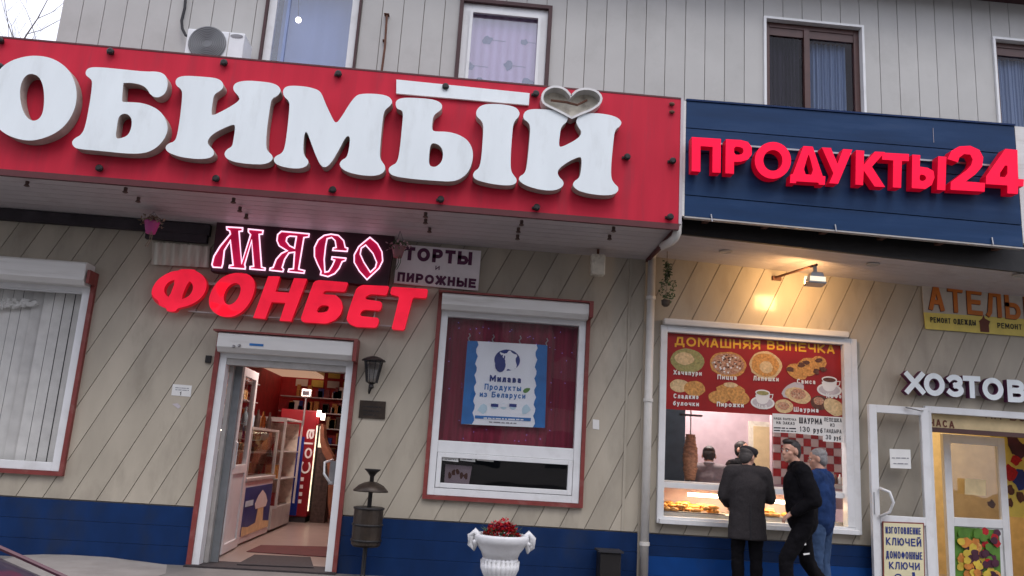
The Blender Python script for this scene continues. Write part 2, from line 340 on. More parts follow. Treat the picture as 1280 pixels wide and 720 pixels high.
mat('curtain_red', (.20, .010, .035), .8, var=.3, scale=3, stretch=(9, 1, .3))
stripemat('blind', (.36, .35, .33), (.50, .49, .47), 4.5)
stripemat('tulle_lilac', (.62, .38, .48), (.78, .54, .64), 3)
stripemat('curtain_blue', (.15, .24, .36), (.34, .47, .60), 9)
stripemat('curtain_dark', (.008, .006, .012), (.03, .02, .035), 7)
mat('tulle_blue', (.27, .34, .55), .8, var=.12, scale=1.5, stretch=(3, 1, .3))
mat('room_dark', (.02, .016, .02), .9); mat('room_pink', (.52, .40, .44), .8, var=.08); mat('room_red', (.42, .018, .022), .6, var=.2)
mat('room_tan', (.60, .47, .26), .8, var=.12); mat('room_ceiling', (.13, .07, .06), .8, var=.2)
mat('floor_tile', (.30, .24, .21), .3, var=.1, scale=4); mat('mat_dark', (.035, .028, .03), .9, var=.3, scale=30); mat('mat_red', (.09, .02, .02), .9, var=.2)
mat('lamp_warm', (1, .85, .6), .4, emit=(1, .80, .55), es=9, var=0); mat('lamp_white', (1, 1, 1), .4, emit=(1, .86, .70), es=4, var=0); mat('lamp_hot', (1, .9, .6), .4, emit=(1, .78, .42), es=14, var=0); mat('lamp_shade_warm', (.5, .35, .22), .5, emit=(1, .6, .4), es=.22, var=0); mat('cream_board', (.72, .66, .42), .5, var=.05)
mat('flood_front', (.5, .5, .5), .3, emit=(1, .85, .6), es=.6, var=0)
mat('pavement', (.17, .16, .15), .85, var=.15, scale=3, bump=.3, dirt=(.10, .095, .09), dscale=2)
mat('asphalt', (.05, .05, .052), .85, var=.2, scale=12, bump=.4)
mat('kerb', (.25, .24, .23), .85, var=.1)
mat('stone_white', (.70, .70, .71), .5, var=.05, scale=10, bump=.15, dirt=(.45, .44, .44), dscale=7, damt=.45)
mat('flower_red', (.42, .004, .012), .6, var=.35, scale=60); mat('flower_pink', (.55, .32, .36), .7, var=.3, scale=60)
mat('foliage', (.06, .10, .045), .7, var=.4, scale=40); mat('dry_plant', (.28, .22, .16), .8, var=.3, scale=40)
mat('pot_pink', (.48, .06, .26), .5, var=.1); mat('pot_brown', (.24, .10, .11), .5, var=.15)
mat('cooler_white', (.74, .76, .78), .4, var=.04); mat('grille', (.16, .17, .18), .5, var=.15)
mat('plastic_sheet', (.55, .52, .44), .35, var=.15, scale=4, stretch=(5, 1, 1))
mat('skin', (.50, .27, .19), .5, var=.06, spec=.35); mat('hair_dark', (.018, .013, .012), .6, var=.3, scale=60); mat('hair_ash', (.05, .042, .04), .7, var=.3, scale=60); mat('hair_grey', (.20, .19, .19), .7, var=.3, scale=60)
mat('suit_cloth', (.038, .034, .036), .9, var=.15, scale=60, bump=.3, spec=.08); mat('black_cloth', (.0045, .004, .0055), .85, var=.3, scale=9, bump=.3, spec=.12)
mat('denim_jacket', (.014, .035, .11), .85, var=.35, scale=9, bump=.3, spec=.15); mat('jeans', (.045, .08, .16), .85, var=.4, scale=7, bump=.3, spec=.15)
mat('shirt_grey', (.20, .16, .17), .85, var=.15, scale=9); mat('cap_cloth', (.022, .018, .022), .85, var=.2, scale=20)
mat('shoe', (.02, .016, .015), .4); mat('sole_white', (.6, .6, .6), .6)
mat('cola_red', (.22, .006, .012), .35, var=.1); mat('fridge_blue', (.01, .03, .22), .3, var=.1); mat('alu', (.58, .57, .56), .35, metal=.3, var=.1)
mat('freezer_print', (.03, .05, .22), .35, var=.2); mat('cream', (.7, .55, .3), .5, var=.15); mat('glow_shelf', (.9, .85, .6), .5, emit=(1, .85, .6), es=.7, var=.3, scale=12)
mat('orange_wood', (.16, .06, .03), .5, var=.3); mat('goods_dark', (.05, .03, .025), .6, var=.5, scale=20, rnd=.5)
mat('tile_white', (.66, .60, .60), .3, var=.04, rnd=.08); mat('tile_red', (.40, .015, .02), .3, var=.1, rnd=.1)
mat('fruit_green', (.08, .20, .02), .5, var=.3); mat('fruit_orange', (.55, .2, .03), .5, var=.3); mat('fruit_yellow', (.62, .45, .05), .5, var=.3); mat('fruit_purple', (.06, .01, .03), .5, var=.3)
mat('car_paint', (.010, .018, .045), .35, metal=.1, var=.05, coat=.3); mat('rubber', (.015, .015, .015), .8); mat('car_lamp', (.6, .6, .62), .1, metal=.5)
mat('dull_teal', (.05, .09, .13), .7, var=.2); mat('shadow_dark', (.035, .028, .035), .8, var=.4, scale=5); mat('concrete', (.30, .275, .255), .85, var=.1, scale=4, bump=.2, dirt=(.2, .18, .165), dscale=3); mat('board_pale', (.80, .74, .76), .6, var=.05, dirt=(.6, .54, .55), dscale=3); mat('rim_dull', (.10, .035, .05), .5); mat('banner_grey', (.52, .47, .40), .6, var=.1); mat('spot_brown', (.10, .06, .05), .6); mat('grille_wire', (.26, .27, .28), .5); mat('bark', (.06, .045, .035), .9, var=.3); mat('far_wall', (.30, .28, .26), .8, var=.1); mat('far_window', (.03, .04, .05), .15)
glassmat('glass', (.95, .95, .95), .035); glassmat('glass_up', (.85, .88, .95), .13); glassmat('glass_brown', (.8, .8, .85), .015); glassmat('glass_dark', (.75, .75, .76), .05); glassmat('glass_tulle', (.8, .8, .8), .06)
glassmat('glass_clear', (.95, .95, .95), .03); mat('blind_cloth', (.74, .73, .70), .8, var=.08, rnd=.08)
glassmat('bottle_glass', (.5, .35, .25), .08)

# ------------------------------------------------------------------ ground
GZ = 0.0
struct(MB().box((-60, -3.2, -.17), (60, 0.05, GZ)).build('pavement', 'pavement'))
struct(MB().box((-60, -3.36, -.3), (60, -3.2, GZ+.01)).build('kerb', 'kerb', bevel=.01))
struct(MB().quad((-150, -150, -.15), (150, -150, -.15), (150, 150, -.15), (-150, 150, -.15)).build('road', 'asphalt'))

cp_ = [(20, 695.5), (48, 694.5), (80, 695), (130, 698), (165, 702.5), (200, 707), (226, 710)]
mb = MB(); ra_ = [at(x, y, -.12) for x, y in cp_]; k = len(ra_)
mb.v += [Vector((p.x, -.02, p.z)) for p in ra_]+[Vector((p.x, -1.2, max(p.z-.0, .012))) for p in ra_]+[Vector((p.x, -2.9, .006)) for p in ra_]
for i in range(k-1): mb.f += [(i, i+1, k+i+1, k+i), (k+i, k+i+1, 2*k+i+1, 2*k+i)]
struct(mb.build('concrete_apron', 'concrete', smooth=True))
# ------------------------------------------------------------------ building
B = thing('shop_building', 'two storey shop building with diagonal beige boards below, upright boards above and dark blue base', 'building', (0, 0, 0))
ZB = (at(0, 618.5).z+at(788, 663).z+at(1087, 683).z)/3       # top of the blue base
ZS = at(400, 293).z                                           # canopy soffit over the wall
XL, XR = -7.2, 9.0
XC = at(802, 500).x                                           # joint behind the drain pipe
def clip(poly, a, b, c):      # keep a*x+b*z<=c
    out = []
    for i in range(len(poly)):
        p, q = poly[i], poly[(i+1) % len(poly)]; dp = a*p[0]+b*p[1]-c; dq = a*q[0]+b*q[1]-c
        if dp <= 1e-9: out.append(p)
        if (dp < 0 < dq) or (dq < 0 < dp):
            t = dp/(dp-dq); out.append((p[0]+(q[0]-p[0])*t, p[1]+(q[1]-p[1])*t))
    return out
def cells(x0, x1, z0, z1, ops):
    xs = sorted({x0, x1, *[min(max(v, x0), x1) for o in ops for v in o[:2]]}); res = []
    for a, b in zip(xs, xs[1:]):
        if b-a < 1e-4: continue
        m = (a+b)/2; cuts = sorted([(max(o[2], z0), min(o[3], z1)) for o in ops if o[0] < m < o[1] and o[3] > z0 and o[2] < z1]); z = z0
        for c, d in cuts:
            if c-z > 1e-4: res.append((a, b, z, c))
            z = max(z, d)
        if z1-z > 1e-4: res.append((a, b, z, z1))
    return res
def siding(x0, x1, z0, z1, ops, dx, dz, pitch, phase, m, gap=.0075, Y=0., name='siding_board', thick=.018):
    """boards running along (dx,dz); pitch measured across; phase = a point on a groove"""
    l = math.hypot(dx, dz); nx, nz = -dz/l, dx/l
    cs = cells(x0, x1, z0, z1, ops); pr = [nx*x+nz*z for x in (x0, x1) for z in (z0, z1)]; p0 = nx*phase[0]+nz*phase[1]
    i0 = math.floor((min(pr)-p0)/pitch); i1 = math.ceil((max(pr)-p0)/pitch)
    for i in range(i0, i1):
        lo = p0+i*pitch+gap/2; hi = p0+(i+1)*pitch-gap/2; ps = []
        for a, b, c, d in cs:
            p = clip(clip([(a, c), (b, c), (b, d), (a, d)], nx, nz, hi), -nx, -nz, -lo)
            if len(p) >= 3: ps.append((p, a, b))
        grp = list(range(len(ps)))       # pieces of one board that still hang together
        def span(p, x): zs_ = [q[1] for q in p if abs(q[0]-x) < 1e-6]; return (min(zs_), max(zs_)) if len(zs_) > 1 else None
        for g in range(len(ps)):
            for h in range(len(ps)):
                if abs(ps[g][2]-ps[h][1]) < 1e-6:
                    u, v = span(ps[g][0], ps[g][2]), span(ps[h][0], ps[h][1])
                    if u and v and min(u[1], v[1])-max(u[0], v[0]) > 1e-4:
                        o_, n_ = grp[h], grp[g]; grp = [n_ if t == o_ else t for t in grp]
        for gi in sorted(set(grp)):
            mb = MB()
            for (p, a, b), t in zip(ps, grp):
                if t != gi: continue
                k = len(mb.v); mb.v += [Vector((x, Y, z)) for x, z in p]; mb.f.append(tuple(range(k, k+len(p))))
                for j in range(len(p)):
                    q, r = p[j], p[(j+1) % len(p)]
                    for L in (lo, hi):
                        if abs(nx*q[0]+nz*q[1]-L) < 1e-6 and abs(nx*r[0]+nz*r[1]-L) < 1e-6:
                            k = len(mb.v); mb.v += [Vector((q[0], Y, q[1])), Vector((r[0], Y, r[1])), Vector((r[0], Y+thick, r[1])), Vector((q[0], Y+thick, q[1]))]; mb.f.append((k, k+1, k+2, k+3))
            mb.build(name, m, B)
def R4(TL, TR, BR, BL, Y=0.):
    a, b, c, d = at(*TL, Y), at(*TR, Y), at(*BR, Y), at(*BL, Y)
    return ((a.x+d.x)/2, (b.x+c.x)/2, (c.z+d.z)/2, (a.z+b.z)/2)
door = R4((272, 440), (450, 452), (419, 712), (232, 708)); door = (door[0], door[1], 0.0, door[3])
milk = R4((550, 385), (736, 402), (729, 637), (525, 621))
food = R4((823, 408), (1068, 423), (1076, 670), (822, 652))
lx = (at(120, 360).x+at(81, 598).x)/2; left = (-9, lx, at(60, 594).z, at(60, 345).z)
hozx = at(1158, 600).x; hoz = (hozx, 7.4, 0.0, at(1220, 512).z)
up1 = R4((333, 0), (452.6, 0), (444, 87.6), (324, 75.6)); up1 = (up1[0], up1[1], 5.05, 6.9)
up2 = R4((575, 3), (691.6, 4), (684, 112), (567.8, 99.7)); up2 = (up2[0], up2[1], 4.7, at(632, 3).z)
up3 = R4((954, 21.5), (1079, 32), (1081.6, 141), (954.5, 131)); up3 = (up3[0], up3[1], 4.9, at(1016, 27).z)
up4 = (at(1243, 100).x, at(1243, 100).x+1.4, 4.9, at(1243, 47).z)
low_ops = [door, milk, food, left, hoz]; up_ops = [up1, up2, up3, up4]
XE = at(75, 25).x; ZT = at(1240, 2, 0).z
# cores behind the boards (with the same openings)
mb = MB()
for a, b, c, d in cells(XL, XR, 0, ZS+.5, low_ops): mb.box((a, .018, c), (b, .26, d))
for a, b, c, d in cells(XE, XR, ZS+.5, ZT+.05, up_ops): mb.box((a, .018, c), (b, .26, d))
mb.build('wall', 'groove', B)
MB().box((XE, .27, ZS+.6), (XE+.2, 9, ZT)).build('wall', 'siding_up', B)
MB().box((XL, 8.2, 0), (XR, 8.4, ZT)).build('wall', 'groove', B)
MB().box((XL, .27, ZS-.35), (XR, 8.2, ZS-.2)).build('storey_floor', 'room_ceiling', B)
MB().box((XE-.1, -.45, ZT), (XR+.2, 9, ZT+.18)).build('roof', 'dark_trim', B)
p, q = at(148, 480), at(54, 619); s0, s1 = at(20, 619.5), at(187, 627.5)
ddx, ddz = q.x-p.x, q.z-p.z; hp = (s1.x-s0.x)/5; pitch = hp*abs(ddz)/math.hypot(ddx, ddz)
siding(XL, XC, ZB, ZS+.25, low_ops, ddx, ddz, pitch, (s0.x, s0.z), 'siding_low')
p2, q2 = at(1007, 320), at(945, 405)
g0 = at(830, 653); siding(XC+.03, XR, ZB, ZS+.25, low_ops, ddx, ddz, pitch*1.0, (g0.x, g0.z), 'siding_low')
# upright boards of the upper storey
ux0, ux1 = at(856.5, 60), at(1079.5, 75)
siding(XE, XR, ZS+.3, ZT, up_ops, 0, 1, (ux1.x-ux0.x)/9.15, (ux0.x, 0), 'siding_up', gap=.008)
siding(XL, XC, 0.0, ZB-.012, low_ops, 1, 0, ZB/3, (0, ZB-.012), 'siding_blue', gap=.003, name='base_board', Y=-.006)
zz = at(900, 699).z
siding(XC+.03, XR, zz, ZB-.012, low_ops, 1, 0, (ZB-zz)/2, (0, ZB-.012), 'siding_blue', gap=.003, name='base_board', Y=-.006)
siding(XC+.03, XR, 0., zz-.003, low_ops, 1, 0, .2, (0, zz), 'siding_bright_blue', gap=.003, name='base_board', Y=-.006)
MB().box((XC-.005, -.022, 0), (XC+.035, .018, ZS)).build('corner_strip', 'siding_low', B)
xs_ = at(793, 450).x; MB().box((xs_-.09, -.012, ZB), (xs_-.06, -.001, ZS)).build('corner_strip', 'siding_low', B)

# ---- windows
def pane(par, x0, x1, z0, z1, y, m='glass'): return MB().box((x0, y, z0), (x1, y+.006, z1)).build('pane', m, par)
def pleats(x0, x1, z0, z1, y, n, amp):
    mb = MB(); m = n*6; vs = []
    for i in range(m+1):
        x = x0+(x1-x0)*i/m; yy = y+amp*math.sin(i/6*2*math.pi)+random.uniform(-amp, amp)*.3
        vs += [(x, yy, z0), (x, yy+random.uniform(-1, 1)*amp*.4, z1)]
    return mb.add(vs, [(2*i, 2*i+2, 2*i+3, 2*i+1) for i in range(m)])
def shutter_box(win, x0, x1, z0, z1, dep=.2):
    mb = MB(); mb.slab([(x0, -dep, z0+.05), (x0, -dep+.05, z0), (x0, .0, z0), (x0, .0, z1), (x0, -dep+.02, z1), (x0, -dep, z1-.02)], (x1-x0, 0, 0))
    return mb.build('shutter_box', 'box_white', win, bevel=.004)
# milk window (with curtain and banner)
x0, x1, z0, z1 = milk
zt = at(640, 376).z; W = MB().frame(x0+.045, x1-.045, z0+.045, z1+.0, .075, -.03, .06).build('window', 'white_pvc', B, bevel=.004)
zm0, zm1 = at(635, 568).z, at(635, 558).z
MB().box((x0+.12, -.022, zm0-.02), (x1-.12, .05, zm1+.02)).build('transom', 'white_pvc', W, bevel=.004)
MB().frame(x0+.125, x1-.125, z0+.125, zm0-.022, .05, -.035, .03).build('sash', 'white_pvc', W, bevel=.004)
tb = MB(); tb.box((x0-.0, -.045, z0), (x0+.043, .0, zt+.03)); tb.box((x1-.043, -.045, z0), (x1, .0, zt+.0)); tb.box((x0+.043, -.05, z0), (x1-.043, .0, z0+.043)); tb.box((x0, -.215, zt+.002), (x1, .0, zt+.022)); tb.box((x1-.043, -.215, z1), (x1, -.046, zt)); tb.build('trim', 'trim_red', W)
shutter_box(W, x0+.045, x1-.045, z1-.02, zt)
pane(W, x0+.12, x1-.12, zm1+.02, z1-.07, .02); pane(W, x0+.17, x1-.17, z0+.17, zm0-.07, .0, 'glass_dark')
pleats(x0+.1, x1-.1, zm1-.02, z1, .12, 16, .006).build('curtain', 'curtain_red', W, smooth=True)
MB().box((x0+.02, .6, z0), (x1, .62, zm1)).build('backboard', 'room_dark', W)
mb = MB()
for i in range(60):
    cx, cz = random.uniform(x0+.15, x1-.15), random.uniform(zm1+.05, z1-.1)
    mb.ball((cx, .1, cz), .0028, 5, 3)
mat('fairy', (.3, .3, 1), .5, emit=(.35, .25, 1), es=1.3, var=0)
lx_ = MB()
GL = thing('light_string', 'string of tiny blue fairy lights hung in front of the crimson curtain', 'string lights', (x0+.2, .135, z1-.1)); mb.build('bulb', 'fairy', GL)['kind'] = 'stuff'
for k in range(7):
    xx = x0+.18+k*(x1-x0-.36)/6; lx_.tube([(xx, .105, z1-.08), (xx+.02, .105, (z1+zm1)/2), (xx-.02, .105, zm1+.05)], .0015, 4)
lx_.build('wire', 'dark_trim', GL)
# things on the sill of the lower pane
zz0 = z0+.2
PC = thing('price_card_row', 'row of three pale price cards stuck along the top of the low dark pane', 'price cards', at(585, 573, .0))
for a, b in ((553, 573), (575, 594), (596, 617)):
    c = MB(); c.slab([at(a, 567.5, -.006), at(b, 569.5, -.006), at(b, 577.5, -.006), at(a, 575.5, -.006)], (0, .003, 0)).build('card', 'paper', PC)
    t_ = MB(); [scribble(t_, (a+3, y), (b-3, y+.8), 1.6, -.008) for y in (571.5, 574.5)]; t_.build('print_marks', 'ink_grey', PC)['kind'] = 'stuff'
PT = thing('photo_card', 'small pinkish picture standing behind the low pane at its left', 'picture card', at(572, 606, .06))
MB().slab([at(557, 580, .06), at(590, 583, .06), at(586, 607, .06), at(555, 605, .06)], (0, .01, 0)).build('sheet', 'room_pink', PT)
d = MB(); 
for i in range(5): c = at(562+i*5, 594+random.uniform(-4, 4), .055); d.disc(c, .02, .035, 9, jit=.3)
d.build('printed_figure', 'print_brown', PT)
RD = thing('sill_rail', 'thin silvery rail lying along the bottom of the low pane', 'rail', at(630, 610, .12))
MB().tube([at(545, 606, .12), at(706, 617, .12)], .006, 6).build('rod', 'steel', RD); MB().box(at(638, 610, .11), at(652, 614, .09)).build('clip', 'steel', RD)

# left window with vertical blind
x0, x1, z0, z1 = left; x0 = XL+.3
W = MB().frame(x0+.045, x1-.045, z0+.045, z1-.07, .085, -.03, .06).build('window', 'white_pvc', B, bevel=.004)
tb = MB(); tb.box((x1-.043, -.05, z0), (x1, .0, z1+.06)); tb.box((x0, -.05, z0), (x1-.043, .0, z0+.043)); tb.box((x1-.03, -.21, z1-.08), (x1-.0, -.052, z1+.06)); tb.build('trim', 'trim_red', W)
shutter_box(W, x0, x1-.05, at(60, 357).z, at(60, 329).z, .22)
MB().box((x0+.1, -.01, z1-.17), (x1-.13, .05, z1-.156)).build('transom', 'white_pvc', W)
pane(W, x0+.12, x1-.12, z0+.12, z1-.15, .02)
n = 26; wds = (x1-.1-x0)/n
for i in range(n):
    xa = x0+.1+i*wds; an = random.uniform(-.22, .12)-(.35 if i == n-6 else 0)
    c, s_ = math.cos(an)*wds*.47, math.sin(an)*wds*.47
    b_ = MB().add([(xa-c, .14+s_, z0+.1), (xa+c, .14-s_, z0+.1), (xa+c, .14-s_, z1-.1), (xa-c, .14+s_, z1-.1)], [(0, 1, 2, 3)])
    b_.build('blind_slat', 'blind_cloth', W)
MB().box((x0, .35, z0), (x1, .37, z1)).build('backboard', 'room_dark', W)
VV = thing('cloth_valance', 'crumpled pale ruffled cloth hung at the top left behind the blind window', 'cloth', at(20, 385, .06))
mb = MB()
for i in range(90): c = at(-10+i*.62, 378+random.uniform(-5, 9)*(1-i/130), .085); mb.ball(c, (random.uniform(.012, .026), .012, random.uniform(.01, .028)), 7, 5, .35)
mb.build('ruffle', 'blind_cloth', VV, smooth=True)['kind'] = 'stuff'

# upper windows
def upwin(o, fm, w, trim, tm, y=0.02, pm='glass_up'):
    x0, x1, z0, z1 = o
    W = MB().frame(x0+trim, x1-trim, z0+trim, z1-trim, w, y, y+.07).build('window', fm, B, bevel=.004)
    MB().frame(x0, x1, z0, z1, trim, -.03, .09).build('trim', tm, W)
    pane(W, x0+trim+w*.8, x1-trim-w*.8, z0+trim+w*.8, z1-trim-w*.8, y+.03, pm)
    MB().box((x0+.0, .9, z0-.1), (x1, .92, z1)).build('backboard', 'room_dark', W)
    return W
W = upwin(up1, 'white_pvc', .09, .028, 'dark_trim'); a, b, c, d = up1
MB().box((a+.12, .32, c), (b-.12, .33, d)).build('curtain', 'tulle_blue', W)
MB().box((at(358, 40, .02).x-.03, .03, c+.1), (at(358, 40, .02).x, .06, d)).build('mullion', 'tulle_blue', W)
LB = thing('lit_bulb', 'glowing round lamp showing through the bluish upper window pane', 'lamp', at(373, 25, .1)); MB().ball(at(373, 25, .1), .035, 14, 9).build('globe', 'lamp_white', LB, smooth=True)
MB().tube([at(373, 22, .1), at(374, -30, .1)], .005, 6).build('cord', 'ink', LB)
mat('bulb_halo', (.6, .4, .4), .8)
W = upwin(up2, 'white_pvc', .10, .045, 'dark_trim'); a, b, c, d = up2
MB().frame(a+.13, b-.13, c+.1, d-.14, .035, -.012, .018).build('sash', 'white_pvc', W)
MB().box((a+.12, .1, c), (b-.12, .11, d)).build('curtain', 'tulle_lilac', W)
mb = MB()
for (px, py, r) in ((610, 50, .06), (655, 53, .045), (588, 82, .05), (635, 82, .06), (660, 103, .06), (600, 100, .04), (676, 72, .04)):
    mb.disc(at(px, py, .095), r, r*.9, 11, jit=.35)
    mb.tube([at(px+5, py, .096), at(px+22, py+2, .096)], .003, 4)
mat('leaf_print', (.10, .10, .18), .8); mb.build('leaf_pattern', 'leaf_print', W)
for o_, flip in ((up3, 0), (up4, 0)):
    W = upwin(o_, 'brown_frame', .07, .03, 'white_pvc', y=.05, pm='glass_brown'); a, b, c, d = o_
    xm = a+(b-a)*.42; MB().box((xm, .04, c+.1), (xm+.07, .11, d-.1)).build('mullion', 'brown_frame', W)
    MB().box((a+.1, .06, d-.2), (b-.1, .118, d-.1)).build('blind_box', 'brown_frame', W)
    if o_ is up4: xm = a+.03
    else: pleats(a+.08, xm, c, d-.15, .2, 9, .012).build('curtain', 'curtain_dark', W)
    pleats(xm+.06, b-.15, c, d-.2, .17, 9, .018).build('curtain', 'curtain_blue', W)

# food window
x0, x1, z0, z1 = food
FW = MB().frame(x0, x1, z0, z1, .075, -.045, .08).build('window', 'white_pvc', B, bevel=.005); MB().box((x1-.16, -.052, z0+.075), (x1-.076, .06, z1-.075)).build('frame_post', 'white_pvc', FW, bevel=.004)
MB().box((x0+.02, -.11, z1+.001), (x1-.12, .0, z1+.07)).build('hood', 'box_white', FW, bevel=.01)
MB().box((x0+.02, -.09, z0+.0), (x1-.05, -.046, z0+.05)).build('sill', 'white_pvc', FW, bevel=.004)
pane(FW, x0+.06, x1-.15, z0+.06, z1-.06, .03, 'glass_clear')
zs = at(935, 612, .12).z; MB().box((x0+.05, .02, zs-.03), (x1-.1, .12, zs+.03)).build('transom', 'white_pvc', FW)
# room behind it
mb = MB(); mb.box((x0-.3, 2.3, 0), (x1+.6, 2.4, 3.2)).build('room_wall', 'room_pink', B)
MB().box((x0-.35, .27, 0), (x0-.3, 2.4, 3.2)).build('room_wall', 'room_dark', B); MB().box((x1+.6, .27, 0), (x1+.65, 2.4, 3.2)).build('room_wall', 'room_pink', B)
MB().box((x0+.07, 1.3, .9), (at(855, 560, 1.34).x, 1.34, z1-.1)).build('room_wall', 'dull_teal', B)
dk = at(950, 560, 2.2)
DR = MB().box((at(937, 560, 2.25).x, 2.26, 0), (at(966, 560, 2.25).x, 2.3, at(950, 527, 2.25).z)).build('inner_door', 'dirty_cream', B)
MB().box((at(942, 560, 2.25).x, 2.25, 1.1), (at(962, 560, 2.25).x, 2.259, at(950, 533, 2.25).z)).build('pane', 'room_tan', DR)
# chequered tile wall to the right, one tile = one part
tw = MB().box((at(966, 560, 1.2).x, 1.22, .9), (x1+.55, 1.3, 2.9)).build('tile_wall', 'room_pink', B)
tz0 = at(1010, 608, 1.2).z; tx0 = at(967, 560, 1.2).x; ts = .098; k = 0
for i in range(15):
    for j in range(15):
        X = tx0+i*ts; Zq = tz0+j*ts
        if X+ts < x1+.55: MB().box((X+.002, 1.208, Zq+.003+(i % 2)*0), (X+ts-.002, 1.22, Zq+ts-.003)).build('tile', 'tile_red' if (i+j) % 2 else 'tile_white', tw)
# hardware-shop door frame and room
x0, x1, z0, z1 = hoz
HD = MB(); HD.box((x0, -.04, 0), (x0+.07, .1, z1)).box((x0+.07, -.04, z1-.075), (x1, .1, z1)); HD = HD.build('door_frame', 'white_pvc', B, bevel=.004)
zt_ = at(1220, 538, .05).z
MB().box((x0+.07, .0, zt_-.05), (x1, .08, zt_)).build('transom', 'brown_frame', HD)
MB().box((x0+.07, .04, zt_), (x1, .05, z1-.075)).build('transom_panel', 'room_tan', HD)
t_ = MB(); ptext(t_, 'ЧАСА', (1162, 532), (1193, 535.5), 9, .035, .24); t_.build('lettering', 'print_brown', HD); t_ = MB(); ptext(t_, 'ПН-ВС', (1232, 523), (1282, 527), 8, .035, .22); t_.build('lettering', 'print_brown', HD)
MB().box((x0-.0, .27, 0), (x0+.05, 3, 3.2)).build('room_wall', 'room_tan', B); MB().box((x1+1.5, .27, 0), (x1+1.55, 3, 3.2)).build('room_wall', 'room_tan', B); MB().box((x0, 2.9, 0), (x1+1.5, 3, 3.2)).build('room_wall', 'room_tan', B)
# ---- shop entrance
x0, x1, z0, z1 = door
tb = MB(); tb.box((x0-.0, -.05, 0), (x0+.05, .0, z1+.2)); tb.box((x1-.045, -.05, 0), (x1, .0, z1+.2)); tb.box((x0, -.22, z1+.2), (x1, 0, z1+.22)); tb.box((x1-.04, -.22, z1-.02), (x1, -.052, z1+.2))
DF = MB(); DF.box((x0+.05, -.03, 0), (x0+.125, .12, z1)).box((x1-.12, -.03, 0), (x1-.045, .12, z1)).box((x0+.125, -.03, z1-.06), (x1-.12, .12, z1)); DF = DF.build('door_frame', 'white_pvc', B, bevel=.004)
tb.build('trim', 'trim_red', DF)
shutter_box(DF, x0+.05, x1-.045, z1-.01, z1+.195, .2)
MB().box((x0+.126, -.02, z1-.13), (x1-.121, .1, z1-.061)).build('shutter_slat', 'grey_metal', DF)
for px, py in ((293, 437-2), (300, 434)): MB().ball(at(px-1, py-2, -.205), .018, 8, 5).build('lock', 'steel', DF)
MB().box(at(312, 429, -.203), at(329, 433, -.206)).build('sticker', 'teal_blue', DF)
MB().box((x0+.126, .125, .02), (x0+.17, .26, z1-.01)).build('guide_rail', 'grey_metal', DF)
MB().box((x0, -.12, .0), (x1, .3, .018)).build('threshold', 'mat_dark', DF)
def leafdoor(A, Bp, zb, zt, wst, glass, name='door_leaf', par=None, midz=None, panel='white_pvc', thick=.05):
    """door leaf standing from floor point A to B"""
    A = Vector((A[0], A[1], 0)); Bp = Vector((Bp[0], Bp[1], 0)); u = (Bp-A).normalized(); L = (Bp-A).length; nrm = Vector((u.y, -u.x, 0))*thick
    def bx(mb, s0, s1, a, b, off=0, th=1): 
        o = A+nrm*off
        mb.slab([o+u*s0+Vector((0, 0, a)), o+u*s1+Vector((0, 0, a)), o+u*s1+Vector((0, 0, b)), o+u*s0+Vector((0, 0, b))], nrm*th)
    mb = MB(); bx(mb, 0, wst, zb, zt); bx(mb, L-wst, L, zb, zt); bx(mb, wst, L-wst, zt-wst, zt); bx(mb, wst, L-wst, zb, zb+wst)
    if midz: bx(mb, wst, L-wst, midz-wst/2, midz+wst/2)
    D = mb.build(name, 'white_pvc', par or B, bevel=.004)
    mb = MB(); bx(mb, wst*.9, L-wst*.9, (midz+wst*.45) if midz else zb+wst*.9, zt-wst*.9, .4, .12); mb.build('pane', glass, D)
    if midz: mb = MB(); bx(mb, wst*.9, L-wst*.9, zb+wst*.9, midz-wst*.45, .3, .3); mb.build('panel', panel, D)
    return D, A, u, nrm
a_ = atz(270, 695, .02); b_ = atz(291, 684, .02)
D1, A1, u1, n1 = leafdoor((a_.x, a_.y), (b_.x, b_.y), .03, z1-.08, .1, 'glass', midz=.95, par=B)
MB().tube([A1+u1*.08+Vector((.03, -.02, .95)), A1+u1*.08+Vector((.07, -.05, .98)), A1+u1*.08+Vector((.07, -.05, 1.25)), A1+u1*.08+Vector((.03, -.02, 1.28))], .012, 6).build('handle', 'white_pvc', D1)
# glazed side strip left of the open leaf
MB().box((x0+.172, .2, .02), (x0+.25, .24, z1-.08)).build('side_panel', 'grille', DF)
c_ = atz(414, 711, .02); e_ = Vector((x1-.17, .75, 0))
D2, A2, u2, n2 = leafdoor((x1-.13, .13), (e_.x, e_.y), .03, z1-.08, .09, 'glass', midz=.95, par=B)
hp_ = [at(416, 575, .3), at(406, 578, .15), at(405, 592, .1), at(412, 603, .15), at(418, 605, .3)]
MB().tube(hp_, .014, 7).build('handle', 'white_pvc', D2, smooth=True)
MB().box(at(413, 576, .25), at(420, 606, .3)).build('lock_plate', 'steel', D2)
# shop room
RX0, RX1 = -3.6, 1.6
MB().box((RX0, -.1+.37, -.02), (XC+.1, 8.2, .012)).build('shop_floor', 'floor_tile', B)
MB().box((XC+.1, .27, -.02), (XR, 3.0, .014)).build('shop_floor', 'floor_tile', B)
MB().box((RX0, 8.0, 0), (RX1, 8.1, 3.2)).build('room_wall', 'room_red', B); MB().box((RX0-.1, .27, 0), (RX0, 8.1, 3.2)).build('room_wall', 'room_red', B)
MB().box((-.75, .3, 0), (-.72, 8.1, 3.2)).build('room_wall', 'room_red', B)
MB().box((RX0, .27, 2.75), (-.75, 8.1, 2.8)).build('room_ceiling', 'room_ceiling', B)

